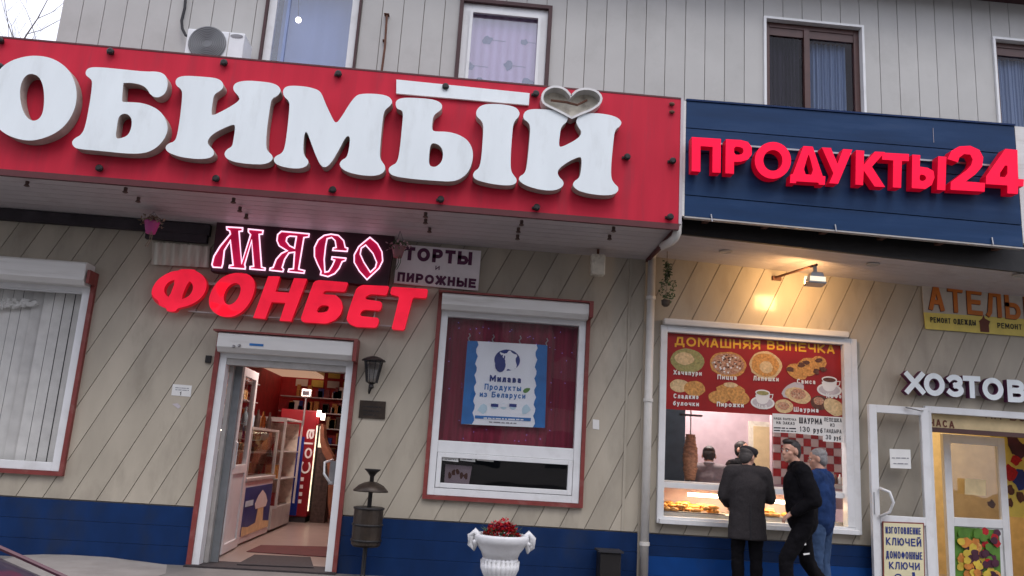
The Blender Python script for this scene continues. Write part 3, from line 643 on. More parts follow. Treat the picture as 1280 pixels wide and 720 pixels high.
# ------------------------------------------------------------------ canopy
YF = -1.3
XCL, XCR = -7.2, at(848, 283, YF).x
CN = thing('canopy', 'long white boarded canopy underside sticking out under the red fascia', 'canopy', (-2, -.6, ZS))
zf = (at(0, 211, YF).z+at(848, 283, YF).z)/2
nb = 9
for i in range(nb):
    ya, yb = -.0-(1.28/nb)*i, -(1.28/nb)*(i+1)+.008
    za, zb = ZS+(zf-ZS)*i/nb, ZS+(zf-ZS)*(i+1)/nb
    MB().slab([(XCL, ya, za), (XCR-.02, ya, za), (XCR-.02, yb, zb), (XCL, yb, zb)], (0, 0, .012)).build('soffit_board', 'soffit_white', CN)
MB().box((XCL, YF+.05, ZS+.10), (XCR-.02, .0, ZS+.2)).build('deck', 'groove', CN)
MB().box((XCR-.02, YF+.06, ZS-.03), (XCR+.012, -.02, ZS+.9)).build('end_board', 'sign_red_edge', CN)
MB().box((XL, -.09, ZS-.13), (at(265, 290).x, -.019, ZS-.012)).build('shadow_band', 'shadow_dark', CN); MB().box((at(186, 290).x, -.085, at(225, 303).z), (at(263, 290).x, -.019, ZS-.132)).build('shadow_patch', 'shadow_dark', CN)  # dark boxes standing in for the shadow band under the soffit
# ---- red fascia sign
zt2 = (at(0, 47, YF).z+at(855, 125, YF).z)/2
RS = thing('red_fascia_sign', 'long red fascia board carrying big white raised serif letters above the canopy', 'shop sign', (-2, YF, zf))
MB().box((XCL, YF, zf+.012), (XCR, YF+.04, zt2)).build('panel', 'sign_red', RS)
MB().box((XCL, YF-.012, zf-.05), (XCR+.004, YF+.03, zf+.010)).build('bottom_edge', 'sign_red_edge', RS)
MB().box((XCL, YF-.004, zt2+.001), (XCR, YF+.05, zt2+.018)).build('top_edge', 'sign_red_edge', RS)
MB().box((XCR+.001, YF-.008, zf+.012), (XCR+.03, YF+.05, zt2+.018)).build('end_edge', 'grey_white', RS)
for x in (-6.5, -5.0, -3.5, -2., -.5, 1., 2.2): MB().box((x, YF+.042, zf+.2), (x+.05, YF+.09, zt2)).build('post', 'rust', RS)
YL = YF-.13
r1, r2, r3, r4 = Z(0, 40, 4), Z(200, 70, 4.5), Z(400, 90, 4.5), Z(580, 90, 4.236)
LET = [
 (r1, [(120,122),(190,117),(260,130),(320,165),(362,215),(385,290),(380,370),(345,445),(290,500),(210,535),(140,545),(70,530),(10,500),(-30,455),(-48,390),(-50,310),(-35,240),(0,182),(50,145)],
  [[(160,207),(195,222),(215,265),(222,325),(217,395),(200,432),(168,447),(135,430),(112,390),(100,330),(100,280),(112,240),(132,215)]]),
 (r1, [(427,200),(440,180),(480,174),(600,185),(720,198),(790,197),(825,212),(840,245),(835,290),(815,318),(780,330),(750,312),(735,282),(705,263),(660,254),(618,254),(616,258),(610,340),(612,350),(640,350),(720,355),(790,385),(828,430),(842,485),(820,540),(775,585),(720,607),(640,609),(500,594),(390,585),(366,572),(358,550),(375,530),(405,515),(425,480),(450,350),(462,255),(455,235),(430,218)],
  [[(613,408),(640,410),(660,435),(657,480),(640,518),(600,533),(577,531),(585,470),(592,425)]]),
 (r2, [(86,140),(100,120),(140,110),(250,117),(320,124),(352,145),(358,175),(340,195),(305,215),(297,250),(288,325),(298,335),(360,305),(420,270),(450,245),(440,222),(415,198),(410,170),(430,148),(480,138),(560,142),(640,153),(674,175),(680,200),(660,225),(628,240),(618,290),(600,420),(596,520),(612,540),(635,562),(630,590),(590,610),(500,608),(420,597),(373,577),(360,550),(375,525),(405,510),(412,480),(424,400),(416,383),(370,400),(310,430),(280,455),(267,480),(272,500),(300,525),(306,555),(275,577),(200,580),(110,567),(43,542),(28,515),(45,492),(85,480),(100,430),(115,330),(127,210),(118,185),(90,165)], []),
 (r2, [(690,195),(705,173),(740,166),(820,171),(880,186),(907,205),(930,265),(960,330),(988,384),(1020,345),(1065,270),(1100,225),(1130,212),(1220,212),(1285,224),(1310,255),(1295,280),(1262,305),(1252,360),(1240,490),(1235,560),(1245,590),(1269,620),(1262,652),(1225,673),(1150,674),(1060,656),(1018,630),(1008,605),(1025,583),(1050,572),(1062,530),(1070,465),(1060,446),(1040,462),(1000,540),(960,605),(930,628),(905,618),(880,570),(850,490),(825,420),(810,440),(805,530),(812,562),(838,590),(827,620),(780,635),(700,627),(650,607),(638,582),(650,563),(690,545),(705,500),(720,380),(730,270),(722,250),(695,225)], []),
 (r3, [(424,182),(430,158),(465,144),(560,146),(650,156),(688,180),(685,212),(640,240),(632,280),(630,325),(645,335),(720,335),(790,355),(838,390),(862,445),(857,510),(832,567),(790,602),(740,617),(650,612),(520,602),(418,587),(388,567),(386,540),(405,525),(435,510),(450,430),(462,300),(468,235),(460,215),(433,207)],
  [[(622,403),(650,400),(682,420),(694,455),(687,502),(660,530),(635,535),(612,522),(614,460)]]),
 (r4, [(63,210),(80,183),(120,168),(200,170),(270,183),(295,210),(292,235),(262,265),(255,330),(247,440),(247,520),(262,545),(282,570),(272,594),(230,602),(140,592),(63,572),(45,550),(55,525),(80,510),(92,460),(100,350),(103,280),(90,255),(66,235)], []),
 (r4, [(313,230),(325,206),(360,195),(440,198),(520,210),(550,235),(547,262),(515,288),(508,330),(502,385),(510,400),(560,377),(610,347),(624,318),(608,295),(592,265),(603,235),(640,218),(720,218),(800,233),(835,260),(830,285),(798,305),(790,380),(780,480),(778,560),(795,590),(819,610),(814,637),(775,654),(690,650),(610,632),(576,605),(580,580),(612,560),(620,520),(624,460),(613,447),(560,470),(515,500),(494,525),(500,552),(529,580),(524,607),(485,627),(420,627),(340,607),(293,580),(290,555),(325,535),(335,480),(345,380),(352,290),(340,265),(316,250)], []),
]
for cv, o_, hs in LET:
    L = MB().prism(onplane(o_, cv, YL, 2), [onplane(h, cv, YL, 2) for h in hs], (0, 0, 0)).build('letter', 'letter_face', RS)
    # returns (sides) of the channel letter, 3 mm behind the face edge
    MB().prism([p+Vector((0, .004, 0)) for p in onplane(o_, cv, YL, 2)], [[p+Vector((0, .004, 0)) for p in onplane(h, cv, YL, 2)] for h in hs], (0, .12, 0)).build('letter_side', 'letter_side', L)
# heart-shaped open shell above the last letter
ho = [(413,145),(418,110),(445,85),(485,74),(535,88),(567,125),(567,126),(600,95),(650,86),(700,98),(730,130),(722,165),(680,197),(620,220),(572,242),(571,242),(525,217),(470,190),(425,168)]
H = MB(); hpts = onplane(ho, r4, YL-.02, 1); H.ribbon(hpts, .022, (0, -1, 0), None, .13, True); H = H.build('heart_shell', 'alu', RS)
MB().prism([p+Vector((0, .12, 0)) for p in hpts], [], (0, 0, 0)).build('back_plate', 'dirty_cream', H)
mb = MB(); mb.tube([at(*r4(460, 150), YL+.06), at(*r4(540, 160), YL+.03), at(*r4(600, 175), YL+.03), at(*r4(650, 150), YL+.06)], .012, 6).build('wiring', 'rust', H)
MB().slab([at(495.5, 99.3, YF-.03), at(662, 116.4, YF-.03), at(661, 131.3, YF-.03), at(495.3, 116.7, YF-.03)], (0, .025, 0)).build('blank_strip', 'letter_face', RS)
for px, py in ((0, 50), (138, 64), (280, 78), (423, 92), (557, 108), (670, 117), (124, 210), (270, 223), (416, 237), (551, 249), (671, 259), (838, 271), (784, 196), (841, 201), (0, 83)):
    P = at(px, py, YF-.04); b_ = MB(); b_.lathe((P.x, YF-.0, P.z), [(.022, 0), (.026, .02), (.034, .025), (.034, .05), (.02, .06)], 10, axis='Y'); b_.box((P.x-.045, YF-.014, P.z-.012), (P.x-.024, YF-.001, P.z+.012)); b_.build('bolt', 'black_metal', RS, smooth=False)
for px, py in ((840, 130), (840, 140)): MB().ball(at(px, py, YF-.02), (.03, .02, .02), 8, 5).build('bracket', 'rust', RS)
# canopy spotlights
for pts in (((532, 268), (532, 276), (537, 287)), ((652, 278), (648, 287), (647, 296)), ((767, 286), (762, 296)), ((173, 249),), ((292, 250), (300, 261), (308, 270)), ((157, 237),), ((34, 229),)):
    for j, (px, py) in enumerate(pts):
        # solve for the soffit height at that pixel
        P = atz(px, py, ZS-.02+.01)
        S_ = MB(); S_.lathe((P.x, P.y, ZS-.05), [(.018, .06), (.018, .035), (.014, .03), (.028, .012), (.015, .005)], 10); S_.build('spotlight', 'spot_brown', CN)

# ------------------------------------------------------------------ blue fascia
XB0, XB1 = at(857, 200, YF).x, at(1273, 230, YF).x
zb0, zb1 = at(855, 270, YF).z, at(1272, 309, YF).z; zt0, zt1 = at(858, 126, YF).z, at(1272, 158, YF).z
BS = thing('blue_fascia_sign', 'dark blue boarded fascia carrying raised pink-red block letters and digits', 'shop sign', ((XB0+XB1)/2, YF, zb0))
fr = [0, .18, .55, .76, 1.0]
for i in range(4):
    f0, f1 = fr[i]+.004, fr[i+1]-.004
    MB().slab([(XB0, YF, zb0+(zt0-zb0)*f0), (XB1, YF, zb1+(zt1-zb1)*f0), (XB1, YF, zb1+(zt1-zb1)*f1), (XB0, YF, zb0+(zt0-zb0)*f1)], (0, .03, 0)).build('board', 'sign_blue', BS)
MB().slab([(XB0, YF+.032, zb0), (XB1, YF+.032, zb1), (XB1, YF+.032, zt1), (XB0, YF+.032, zt0)], (0, .01, 0)).build('backing', 'groove', BS)
MB().slab([(XB0-.004, YF-.012, zt0+.001), (XB1+.004, YF-.012, zt1+.001), (XB1+.004, YF-.012, zt1+.02), (XB0-.004, YF-.012, zt0+.02)], (0, .08, 0)).build('top_edge', 'siding_blue', BS)
MB().slab([(XB0-.004, YF-.01, zb0-.016), (XB1+.004, YF-.01, zb1-.016), (XB1+.004, YF-.01, zb1-.002), (XB0-.004, YF-.01, zb0-.002)], (0, .06, 0)).build('bottom_edge', 'grey_metal', BS)
MB().slab([(XB0-.03, YF+.0, zb0), (XB0-.004, YF, zb0), (XB0-.004, YF, zt0), (XB0-.03, YF, zt0)], (0, .05, 0)).build('end_edge', 'box_white', BS)
MB().slab([(XB1+.006, YF+.0, zb1+.05), (XB1+.16, YF, zb1+.03), (XB1+.16, YF, zt1-.0), (XB1+.006, YF, zt1)], (0, .05, 0)).build('end_edge', 'box_white', BS)
for i in range(6):
    X = XB0+.25+i*.62; MB().box((X, YF+.05, zb0-.0-(zb0-zb1)*i/5+.02), (X+.06, -.9, zb0+.06)).build('joist', 'rust', BS)
r8 = Z(840, 0, 2.909)
MB().slab([at(*r8(170, 519), YF-.03), at(*r8(1165, 598), YF-.03), at(*r8(1165, 604), YF-.03), at(*r8(170, 525), YF-.03)], (0, .02, 0)).build('rail', 'steel', BS)
def blk(outline, holes, cv, Y, dep, par, mf, ms, it=0, name='letter'):
    O = onplane(outline, cv, Y, it); Hs = [onplane(h, cv, Y, 1 if it == 0 else it) for h in holes]
    L = MB().prism(O, Hs, (0, 0, 0)).build(name, mf, par)
    MB().prism([p+Vector((0, .003, 0)) for p in O], [[p+Vector((0, .003, 0)) for p in h] for h in Hs], (0, dep, 0)).build('letter_side', ms, L)
    return L
def oval(cx, cy, rx, ry, n=28): return [(cx+rx*math.cos(2*math.pi*i/n), cy+ry*math.sin(2*math.pi*i/n)) for i in range(n)]
YP = YF-.14
PR = [
 ([(72,498),(178,505),(177,628),(147,627),(148,534),(104,531),(103,624),(72,622)], []),
 ([(196,506),(250,509),(276,516),(290,535),(290,562),(276,580),(250,588),(226,588),(225,632),(194,630)], [[(226,532),(248,534),(260,541),(260,556),(248,563),(226,562)]]),
 (oval(367, 583, 66, 67), [oval(367, 583, 35, 38)]),
 ([(478,531),(512,533),(548,640),(558,641),(556,672),(534,671),(533,664),(452,659),(451,666),(429,665),(431,635),(440,632)], [[(495,562),(475,633),(518,636),(499,562)]]),
 ([(545,536),(578,538),(602,596),(622,542),(656,544),(604,668),(572,666),(587,630)], []),
 ([(669,546),(699,548),(697,600),(738,551),(775,553),(727,606),(775,680),(737,678),(697,619),(695,673),(667,671)], []),
 ([(765,555),(862,560),(861,586),(836,585),(833,683),(803,681),(805,583),(764,580)], []),
 ([(874,562),(903,564),(901,606),(930,610),(951,622),(955,645),(945,672),(922,687),(872,684)], [[(901,634),(918,636),(926,647),(918,658),(900,657)]]),
 ([(968,568),(998,570),(994,692),(964,690)], []),
 ([(1002,578),(1016,548),(1045,532),(1085,530),(1118,545),(1132,572),(1128,605),(1105,632),(1068,660),(1138,665),(1137,697),(1013,690),(1014,662),(1072,618),(1088,600),(1094,580),(1085,562),(1062,560),(1045,573),(1040,590)], []),
 ([(1212,541),(1256,545),(1259,650),(1280,652),(1278,678),(1259,677),(1258,705),(1220,703),(1220,674),(1141,669),(1143,640)], [[(1220,588),(1184,642),(1220,645)]]),
]
for i, (o_, hs) in enumerate(PR): blk(o_, hs, r8, YP, .1, BS, 'red_letter', 'red_letter_side')
for px, py in ((940, 160/2.909*1+0), ):
    pass
MB().box(at(1166, 160, YF-.002), at(1167.5, 178, YF-.006)).build('scratch', 'grey_white', BS)
for px in (889, 1044, 1240): MB().tube([at(px, 268+(px-889)*.082, YF-.01), at(px+1.5, 277+(px-889)*.082, YF-.02)], .008, 5).build('hook', 'steel', BS)
# soffit right of the drain pipe
CS = thing('entrance_soffit', 'pale flat soffit above the bakery and hardware shop fronts behind the blue fascia', 'soffit', (4.5, -.5, ZS))
s0z = at(862, 326).z; s1z = at(1280, 372).z; sx0 = at(862, 326).x; sx1 = at(1280, 372).x
def sz(x): return s0z+(s1z-s0z)*(x-sx0)/(sx1-sx0)
for i in range(8):
    ya, yb = -1.0*i/8+.0, -1.0*(i+1)/8+.005
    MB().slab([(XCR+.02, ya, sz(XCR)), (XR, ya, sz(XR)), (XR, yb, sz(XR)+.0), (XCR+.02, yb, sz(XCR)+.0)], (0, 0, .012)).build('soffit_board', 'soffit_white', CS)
MB().slab([(XCR+.02, -1.0, sz(XCR)-.015), (XR, -1.0, sz(XR)-.015), (XR, -1.04, sz(XR)-.015), (XCR+.02, -1.04, sz(XCR)-.015)], (0, 0, .3)).build('soffit_edge', 'black_metal', CS)
MB().slab([(XCR+.02, -1.04, sz(XCR)+.29), (XR, -1.04, sz(XR)+.29), (XR, YF+.05, zt1-.9), (XCR+.02, YF+.05, zt1-.9)], (0, 0, .05)).build('deck', 'black_metal', CS)
MB().box((XCR+.02, -1.0, s1z+.35), (XR, .0, s1z+.4)).build('deck', 'groove', CS)
for px, py in ((907, 314), (1091, 330), (1274, 344)):
    P = atz(px, py, sz(at(px, py, -.5).x)); MB().lathe((P.x, P.y, P.z-.006), [(.06, .02), (.075, .0), (.06, -.008), (.05, -.002)], 16).build('downlight', 'grey_metal', CS)
# ------------------------------------------------------------------ neon sign
r5 = Z(260, 270, 5.333)
NP = -.16
p0, p1, p2, p3 = at(271, 276.5, NP), at(493.5, 294, NP), at(484.5, 358, NP), at(263, 339, NP)
NS = thing('neon_sign', 'dark plum box sign with four crimson old-style letters outlined in white neon', 'neon sign', ((p0.x+p1.x)/2, NP, p3.z))
MB().slab([p0, p1, p2, p3], (0, .12, 0)).build('panel', 'neon_panel', NS, bevel=.006)
NL = [
 ([(125,74),(232,80),(230,102),(208,104),(225,315),(285,125),(270,108),(270,88),(368,98),(364,122),(342,124),(358,342),(382,348),(380,362),(280,354),(282,338),(305,336),(292,165),(245,325),(250,340),(248,354),(142,346),(145,330),(168,328),(150,165),(110,230),(100,320),(92,345),(35,342),(27,325),(40,270),(80,205),(150,120),(145,100),(127,92)], []),
 ([(490,103),(675,120),(672,140),(640,145),(605,355),(645,365),(640,382),(535,372),(540,355),(570,352),(578,242),(540,247),(512,290),(495,345),(505,355),(500,372),(412,362),(415,348),(435,343),(455,290),(490,250),(528,232),(475,200),(460,165),(465,125)], [[(545,135),(590,138),(577,215),(545,200),(522,170),(527,145)]]),
 ([(820,122),(870,130),(905,165),(915,210),(932,215),(928,237),(832,230),(836,214),(855,210),(848,165),(825,144),(795,152),(785,200),(775,290),(780,375),(805,370),(830,330),(845,295),(825,290),(828,273),(920,282),(916,298),(895,305),(875,350),(845,385),(800,405),(750,392),(755,370),(730,320),(710,270),(710,210),(735,160),(775,130)], []),
 ([(1080,143),(1130,185),(1160,240),(1165,300),(1140,350),(1060,425),(1010,370),(975,310),(975,260),(1005,205),(1040,175)], [[(1052,195),(1100,250),(1125,310),(1115,345),(1082,375),(1040,310),(1015,255),(1022,215)]]),
]
for o_, hs in NL:
    O = [at(*r5(x, y), NP-.02) for x, y in o_]; Hs = [[at(*r5(x, y), NP-.02) for x, y in h] for h in hs]
    L = MB().prism(O, Hs, (0, .018, 0)).build('letter', 'neon_fill', NS)
    for l in [O]+Hs: MB().ribbon([p+Vector((0, -.012, 0)) for p in l], .0125, (0, -1, 0), None, .012, True).build('neon_outline', 'neon_tube', L)
# ------------------------------------------------------------------ red italic letter sign
r6, r7 = Z(180, 320, 6.737), Z(350, 320, 6.737)
FY = -.16
FS = thing('red_letter_sign', 'row of chunky slanted red channel letters on thin rails above the shop entrance', 'letter sign', at(360, 400, FY))
for a, b, w_ in (((240, 351), (500, 372), 3.2), ((235, 388), (492, 407), 1.6)):
    MB().slab([at(*a, FY+.08), at(*b, FY+.08), at(b[0], b[1]+w_, FY+.08), at(a[0], a[1]+w_, FY+.08)], (0, .03, 0)).build('rail', 'grey_metal', FS)
for px in (420.5, 471): MB().tube([at(px, 362, FY+.07), at(px-4, 404, FY+.07)], .008, 6).build('rod', 'grey_metal', FS)
for px, py in ((240, 386), (320, 392), (440, 401)): MB().box(at(px, py, -.001), at(px+4, py+3, FY+.11)).build('bracket', 'grey_metal', FS)
FL = [
 (r6, [(305,110),(430,113),(432,125),(480,148),(520,195),(530,255),(507,320),(460,372),(390,412),(330,430),(280,440),(265,470),(188,466),(190,440),(140,425),(90,385),(60,330),(68,270),(105,210),(160,165),(230,130),(296,122)], [[(268,198),(212,352),(180,325),(166,285),(185,240),(220,210)], [(375,206),(405,230),(415,270),(395,320),(355,352),(308,367)]], 2),
 (r6, [(780,138),(860,143),(917,180),(937,240),(922,330),(880,410),(820,477),(750,512),(670,514),(600,487),(553,435),(543,370),(563,300),(610,222),(680,163)], [[(770,224),(805,240),(817,280),(800,340),(765,390),(720,414),(685,402),(666,355),(685,290),(720,245)]], 2),
 (r6, [(1045,170),(1147,170),(1107,300),(1220,308),(1263,186),(1375,190),(1240,550),(1141,544),(1190,395),(1075,388),(1020,530),(918,520)], [], 0),
 (r7, [(285,215),(330,201),(577,220),(547,302),(375,292),(358,322),(470,328),(515,370),(530,430),(512,490),(462,542),(390,570),(190,557),(173,530),(235,350)], [[(335,415),(405,415),(414,440),(390,474),(300,477)]], 1),
 (r7, [(690,243),(922,253),(897,332),(760,320),(718,345),(722,365),(852,383),(862,415),(842,462),(710,450),(676,475),(677,505),(832,520),(832,565),(810,604),(640,597),(580,570),(558,530),(580,450),(618,340),(645,270)], [], 1),
 (r7, [(940,258),(1247,278),(1235,357),(1120,348),(1047,627),(938,617),(1005,340),(925,322)], [], 1),
]
for i, (cv, o_, hs, it) in enumerate(FL):
    if it == 1: # keep corners only slightly rounded
        q = []
        for k in range(len(o_)):
            a, b, c = Vector(o_[k-1]), Vector(o_[k]), Vector(o_[(k+1) % len(o_)]); d1 = min(12, (a-b).length*.3); d2 = min(12, (c-b).length*.3)
            q += [tuple(b+(a-b).normalized()*d1), tuple(b+(c-b).normalized()*d2)]
        o_ = q; it = 0
    O = onplane(o_, cv, FY, it); Hs = [onplane(h, cv, FY, 1) for h in hs]
    L = MB().prism(O, Hs, (0, 0, 0)).build('letter', 'fon_letter', FS)
    MB().prism([p+Vector((0, .003, 0)) for p in O], [[p+Vector((0, .003, 0)) for p in h] for h in Hs], (0, .075, 0), True).build('letter_side', 'fon_side', L)
    if i == 1:
        for pl in ([(612,235),(640,222),(725,228),(700,262),(668,330),(640,345),(612,290)], [(665,405),(700,425),(740,462),(812,462),(760,495),(660,505),(610,478)], [(565,385),(640,410),(600,440),(560,435)]):
            MB().slab([at(*r6(x, y), FY-.002) for x, y in pl], (0, .0015, 0)).build('torn_patch', 'fon_patch', L)
    if i == 0:
        MB().slab([at(*r6(x, y), FY-.002) for x, y in [(64,318),(80,345),(118,378),(128,412),(92,386),(66,345)]], (0, .0015, 0)).build('torn_patch', 'fon_side', L)
# ------------------------------------------------------------------ cakes sign
r9 = Z(420, 230, 2.909)
TY = -.05
TS = thing('cake_shop_board', 'pale grey board with plum capital letters in two lines right of the neon sign', 'shop sign', at(545, 362, TY))
MB().slab([at(*r9(228, 218), TY), at(*r9(528, 243), TY), at(*r9(517, 388), TY), at(*r9(210, 360), TY)], (0, .03, 0)).build('board', 'board_pale', TS)
t_ = MB(); ptext(t_, 'ТОРТЫ', (247, 276), (493, 296), 49, TY-.004, .31, conv=r9, gap=.2); t_.build('lettering', 'plum_print', TS)
t_ = MB(); ptext(t_, 'И', (361, 312), (376, 313), 15, TY-.004, .24, conv=r9); t_.build('lettering', 'plum_print', TS)
t_ = MB(); ptext(t_, 'ПИРОЖНЫЕ', (222, 353), (508, 379), 34, TY-.004, .31, conv=r9, gap=.2); t_.build('lettering', 'plum_print', TS)
# ------------------------------------------------------------------ sewing shop banner
ra = Z(1070, 330, 3.6)
AT_ = thing('tailor_banner', 'banner with orange shaded capitals on grey above a yellow strip of small black lettering', 'banner', at(1220, 410, -.02))
MB().slab([at(1152, 351, -.03), at(1300, 362, -.03), at(1300, 393, -.03), at(1155, 390, -.03)], (0, .01, 0)).build('upper_band', 'banner_grey', AT_)
MB().slab([at(1155, 390.3, -.03), at(1300, 393+7, -.03), at(1300, 422, -.03), at(1157, 411, -.03)], (0, .01, 0)).build('lower_band', 'print_yellow', AT_)
MB().slab([at(1155, 390.0, -.0295), at(1300, 392.8, -.0295), at(1300, 401, -.0295), at(1155, 391, -.0295)], (0, .009, 0)).build('middle_band', 'banner_grey', AT_)
for dx, dy, mm, yy in ((-4, 3, 'print_brown', -.033), (0, 0, 'print_orange', -.037)):
    t_ = MB(); ptext(t_, 'АТЕЛЬЕ', (330+dx, 205+dy), (830+dx, 262+dy), 112, yy, .2, conv=ra, gap=.22); t_.build('lettering', mm, AT_)
t_ = MB(); ptext(t_, 'РЕМОНТ ОДЕЖДЫ', (335, 262), (540, 277), 24, -.034, .2, conv=ra); t_.build('lettering', 'ink', AT_)
t_ = MB(); ptext(t_, 'РЕМОНТ ОБУВИ', (637, 288), (850, 304), 24, -.034, .2, conv=ra); t_.build('lettering', 'ink', AT_)
t_ = MB(); t_.slab([at(*ra(x, y), -.034) for x, y in [(560,305),(556,262),(552,258),(568,245),(574,228),(580,245),(604,258),(598,275),(600,308)]], (0, .001, 0)); t_.build('thimble_emblem', 'print_brown', AT_)
# ------------------------------------------------------------------ hardware shop letters
HS = thing('hardware_letter_sign', 'white rounded raised capitals on a grey strip above the right-hand glass doors', 'letter sign', at(1210, 497, -.1))
MB().slab([at(*ra(320, 572), -.06), at(*ra(760, 612), -.06), at(*ra(760, 560), -.06), at(*ra(320, 530), -.06)], (0, .03, 0)).build('rail', 'grey_metal', HS)
for ch, a, b, yt, yb in (('Х', 222, 312, 483, 583), ('О', 308, 402, 489, 592), ('З', 413, 487, 496, 597), ('Т', 485, 565, 502, 602), ('О', 572, 667, 510, 611), ('В', 685, 768, 520, 621), ('А', 778, 868, 530, 630)):
    P = at(*ra(a, yb), -.13); Q = at(*ra(b, yb+4), -.13); h = at(*ra(a, yt), -.13).z-P.z
    mb = MB(); glyph(mb, ch, P, Q-P, Vector((0, 0, h)), h*.235, (0, -1, 0), 0); L = mb.build('letter', 'letter_face', HS)
    mb = MB(); glyph(mb, ch, P+Vector((0, .003, 0)), Q-P, Vector((0, 0, h)), h*.26, (0, -1, 0), .07); mb.build('letter_side', 'plum_print', L)
# ------------------------------------------------------------------ window banner
BY = -.0
rb = Z(520, 380, 2.6667)
MV = thing('dairy_banner', 'blue and white cloth banner with a round cow emblem hung in the curtained window', 'banner', at(630, 535, .09))
YB = .055
def zb_(x, y): return at(*rb(x, y), YB)
MB().slab([zb_(172, 122), zb_(438, 137), zb_(430, 413), zb_(150, 400)], (0, .006, 0)).build('cloth', 'poster_white', MV)
def wavy(xa, xb, xc, xd, side):
    pts = []; n = 22
    for i in range(n+1):
        f = i/n; x = xb+(xd-xb)*f+4*math.sin(i*1.9); pts.append(at(*rb(x, (124 if side < 0 else 135)+f*276), YB-.003))
    return [at(*rb(xa, 122 if side < 0 else 137), YB-.003)]+pts+[at(*rb(xc, 400 if side < 0 else 413), YB-.003)]
MB().prism(wavy(172, 205, 150, 190, -1), [], (0, .002, 0)).build('blue_border', 'teal_blue', MV)
MB().prism(wavy(438, 402, 430, 393, 1), [], (0, .002, 0)).build('blue_border', 'teal_blue', MV)
EM = MB().disc(at(*rb(304, 187), YB-.004), at(*rb(347, 187), YB).x-at(*rb(304, 187), YB).x, .118, 30).build('round_emblem', 'ink_blue', MV)
MB().prism(onplane([(275,158),(300,168),(312,152),(322,165),(340,170),(330,185),(338,210),(320,222),(305,215),(300,225),(285,230),(278,215),(292,200),(300,190),(290,178)], rb, YB-.006, 1), [], (0, .001, 0)).build('cow_print', 'poster_white', EM)
mb = MB(); mb.prism(onplane([(266,185),(262,210),(275,228),(292,225),(300,205),(296,190)], rb, YB-.008, 1), [], (0, .001, 0))
for i in range(4): mb.ribbon([at(*rb(268+i*8, 195), YB-.0082-.0002*i), at(*rb(272+i*8, 168+abs(i-1.5)*3), YB-.0082-.0002*i)], .014, (0, -1, 0), None, .001)
mb.build('hand_print', 'ink_blue', EM)
for s_, bl, br, h, mm, bd in (('Милава', (245, 258), (350, 264), 22, 'ink_blue', .26), ('Продукты', (228, 285), (350, 291), 20, 'teal_blue', .2), ('из Беларуси', (212, 309), (364, 316), 19, 'teal_blue', .2)):
    t_ = MB(); ptext(t_, s_, bl, br, h, YB-.005, bd, conv=rb); t_.build('lettering', mm, MV)
MB().prism(onplane([(355,290),(365,280),(383,280),(375,293),(362,298)], rb, YB-.0055, 1), [], (0, .001, 0)).build('leaf_print', 'leaf_green', MV)
for x in (262, 292, 323):
    MB().disc(at(*rb(x, 340+(x-262)*.04), YB-.005), .036, .032, 14).build('product_print', 'pale_blue', MV); MB().box(at(*rb(x-12, 332), YB-.0075), at(*rb(x+12, 344), YB-.0085)).build('product_print', 'ink_blue' if x != 292 else 'poster_white', MV)
for x, y in ((222, 350), (365, 352)): MB().disc(at(*rb(x, y), YB-.0045), .05, .05, 9, jit=.25).build('pale_print', 'pale_blue', MV)
MB().slab([zb_(197, 371)+Vector((0, -.006, 0)), zb_(383, 380)+Vector((0, -.006, 0)), zb_(382, 391)+Vector((0, -.006, 0)), zb_(196, 381)+Vector((0, -.006, 0))], (0, .002, 0)).build('blue_strip', 'teal_blue', MV)
t_ = MB(); scribble(t_, rb(225, 382), rb(358, 388), 2.2, YB-.009); t_.build('print_marks', 'poster_white', MV)['kind'] = 'stuff'
t_ = MB(); scribble(t_, rb(243, 395), rb(335, 400), 2.2, YB-.005); t_.build('print_marks', 'ink_grey', MV)['kind'] = 'stuff'
for x, y in ((177, 112), (257, 116), (347, 120), (436, 128)): MB().tube([zb_(x, y-14), zb_(x+4, y-6), zb_(x-3, y+2), zb_(x+1, y+12)], .007, 5).build('hook', 'steel', MV)
# ------------------------------------------------------------------ bakery poster
rc = Z(810, 390, 4.5); YC = .022
PO = thing('bakery_poster', 'red poster with yellow heading and pictures of breads and hot drinks atop the bakery window', 'poster', at(940, 515, YC))
def c_(x, y, d=0): return at(*rc(x, y), YC-d)
MB().slab([c_(97, 90), c_(1090, 172), c_(1100, 603), c_(97, 545)], (0, .004, 0)).build('sheet', 'poster_red', PO)
t_ = MB(); ptext(t_, 'ДОМАШНЯЯ', (150, 190), (632, 212), 52, YC-.004, .24, conv=rc, gap=.2); t_.build('lettering', 'poster_yellow', PO)
t_ = MB(); ptext(t_, 'ВЫПЕЧКА', (670, 210), (1050, 236), 50, YC-.004, .24, conv=rc, gap=.2); t_.build('lettering', 'poster_yellow', PO)
SX = (c_(200, 300)-c_(100, 300)).x/100
def food_(cx, cy, rx, ry, m, n=22, jit=.04, d=.003, name='food_print', rot=0):
    return MB().disc(c_(cx, cy, d), rx*SX, ry*SX, n, jit=jit, rot=rot).build(name, m, PO)
food_(222, 275, 95, 68, 'food_green'); food_(205, 262, 55, 35, 'food_pale', d=.005)
food_(450, 295, 106, 70, 'food_gold'); food_(450, 292, 92, 60, 'food_mix', d=.005)
mbr = MB(); mbw = MB()
for i in range(46):
    a, r = random.uniform(0, 6.28), math.sqrt(random.random())*.85
    (mbr if i % 2 else mbw).disc(c_(450+92*r*math.cos(a), 292+58*r*math.sin(a), .0065+.00005*i), .013, .010, 6, jit=.3)
mbr.build('topping_print', 'food_dark', PO)['kind'] = 'stuff'; mbw.build('topping_print', 'cup_white', PO)['kind'] = 'stuff'
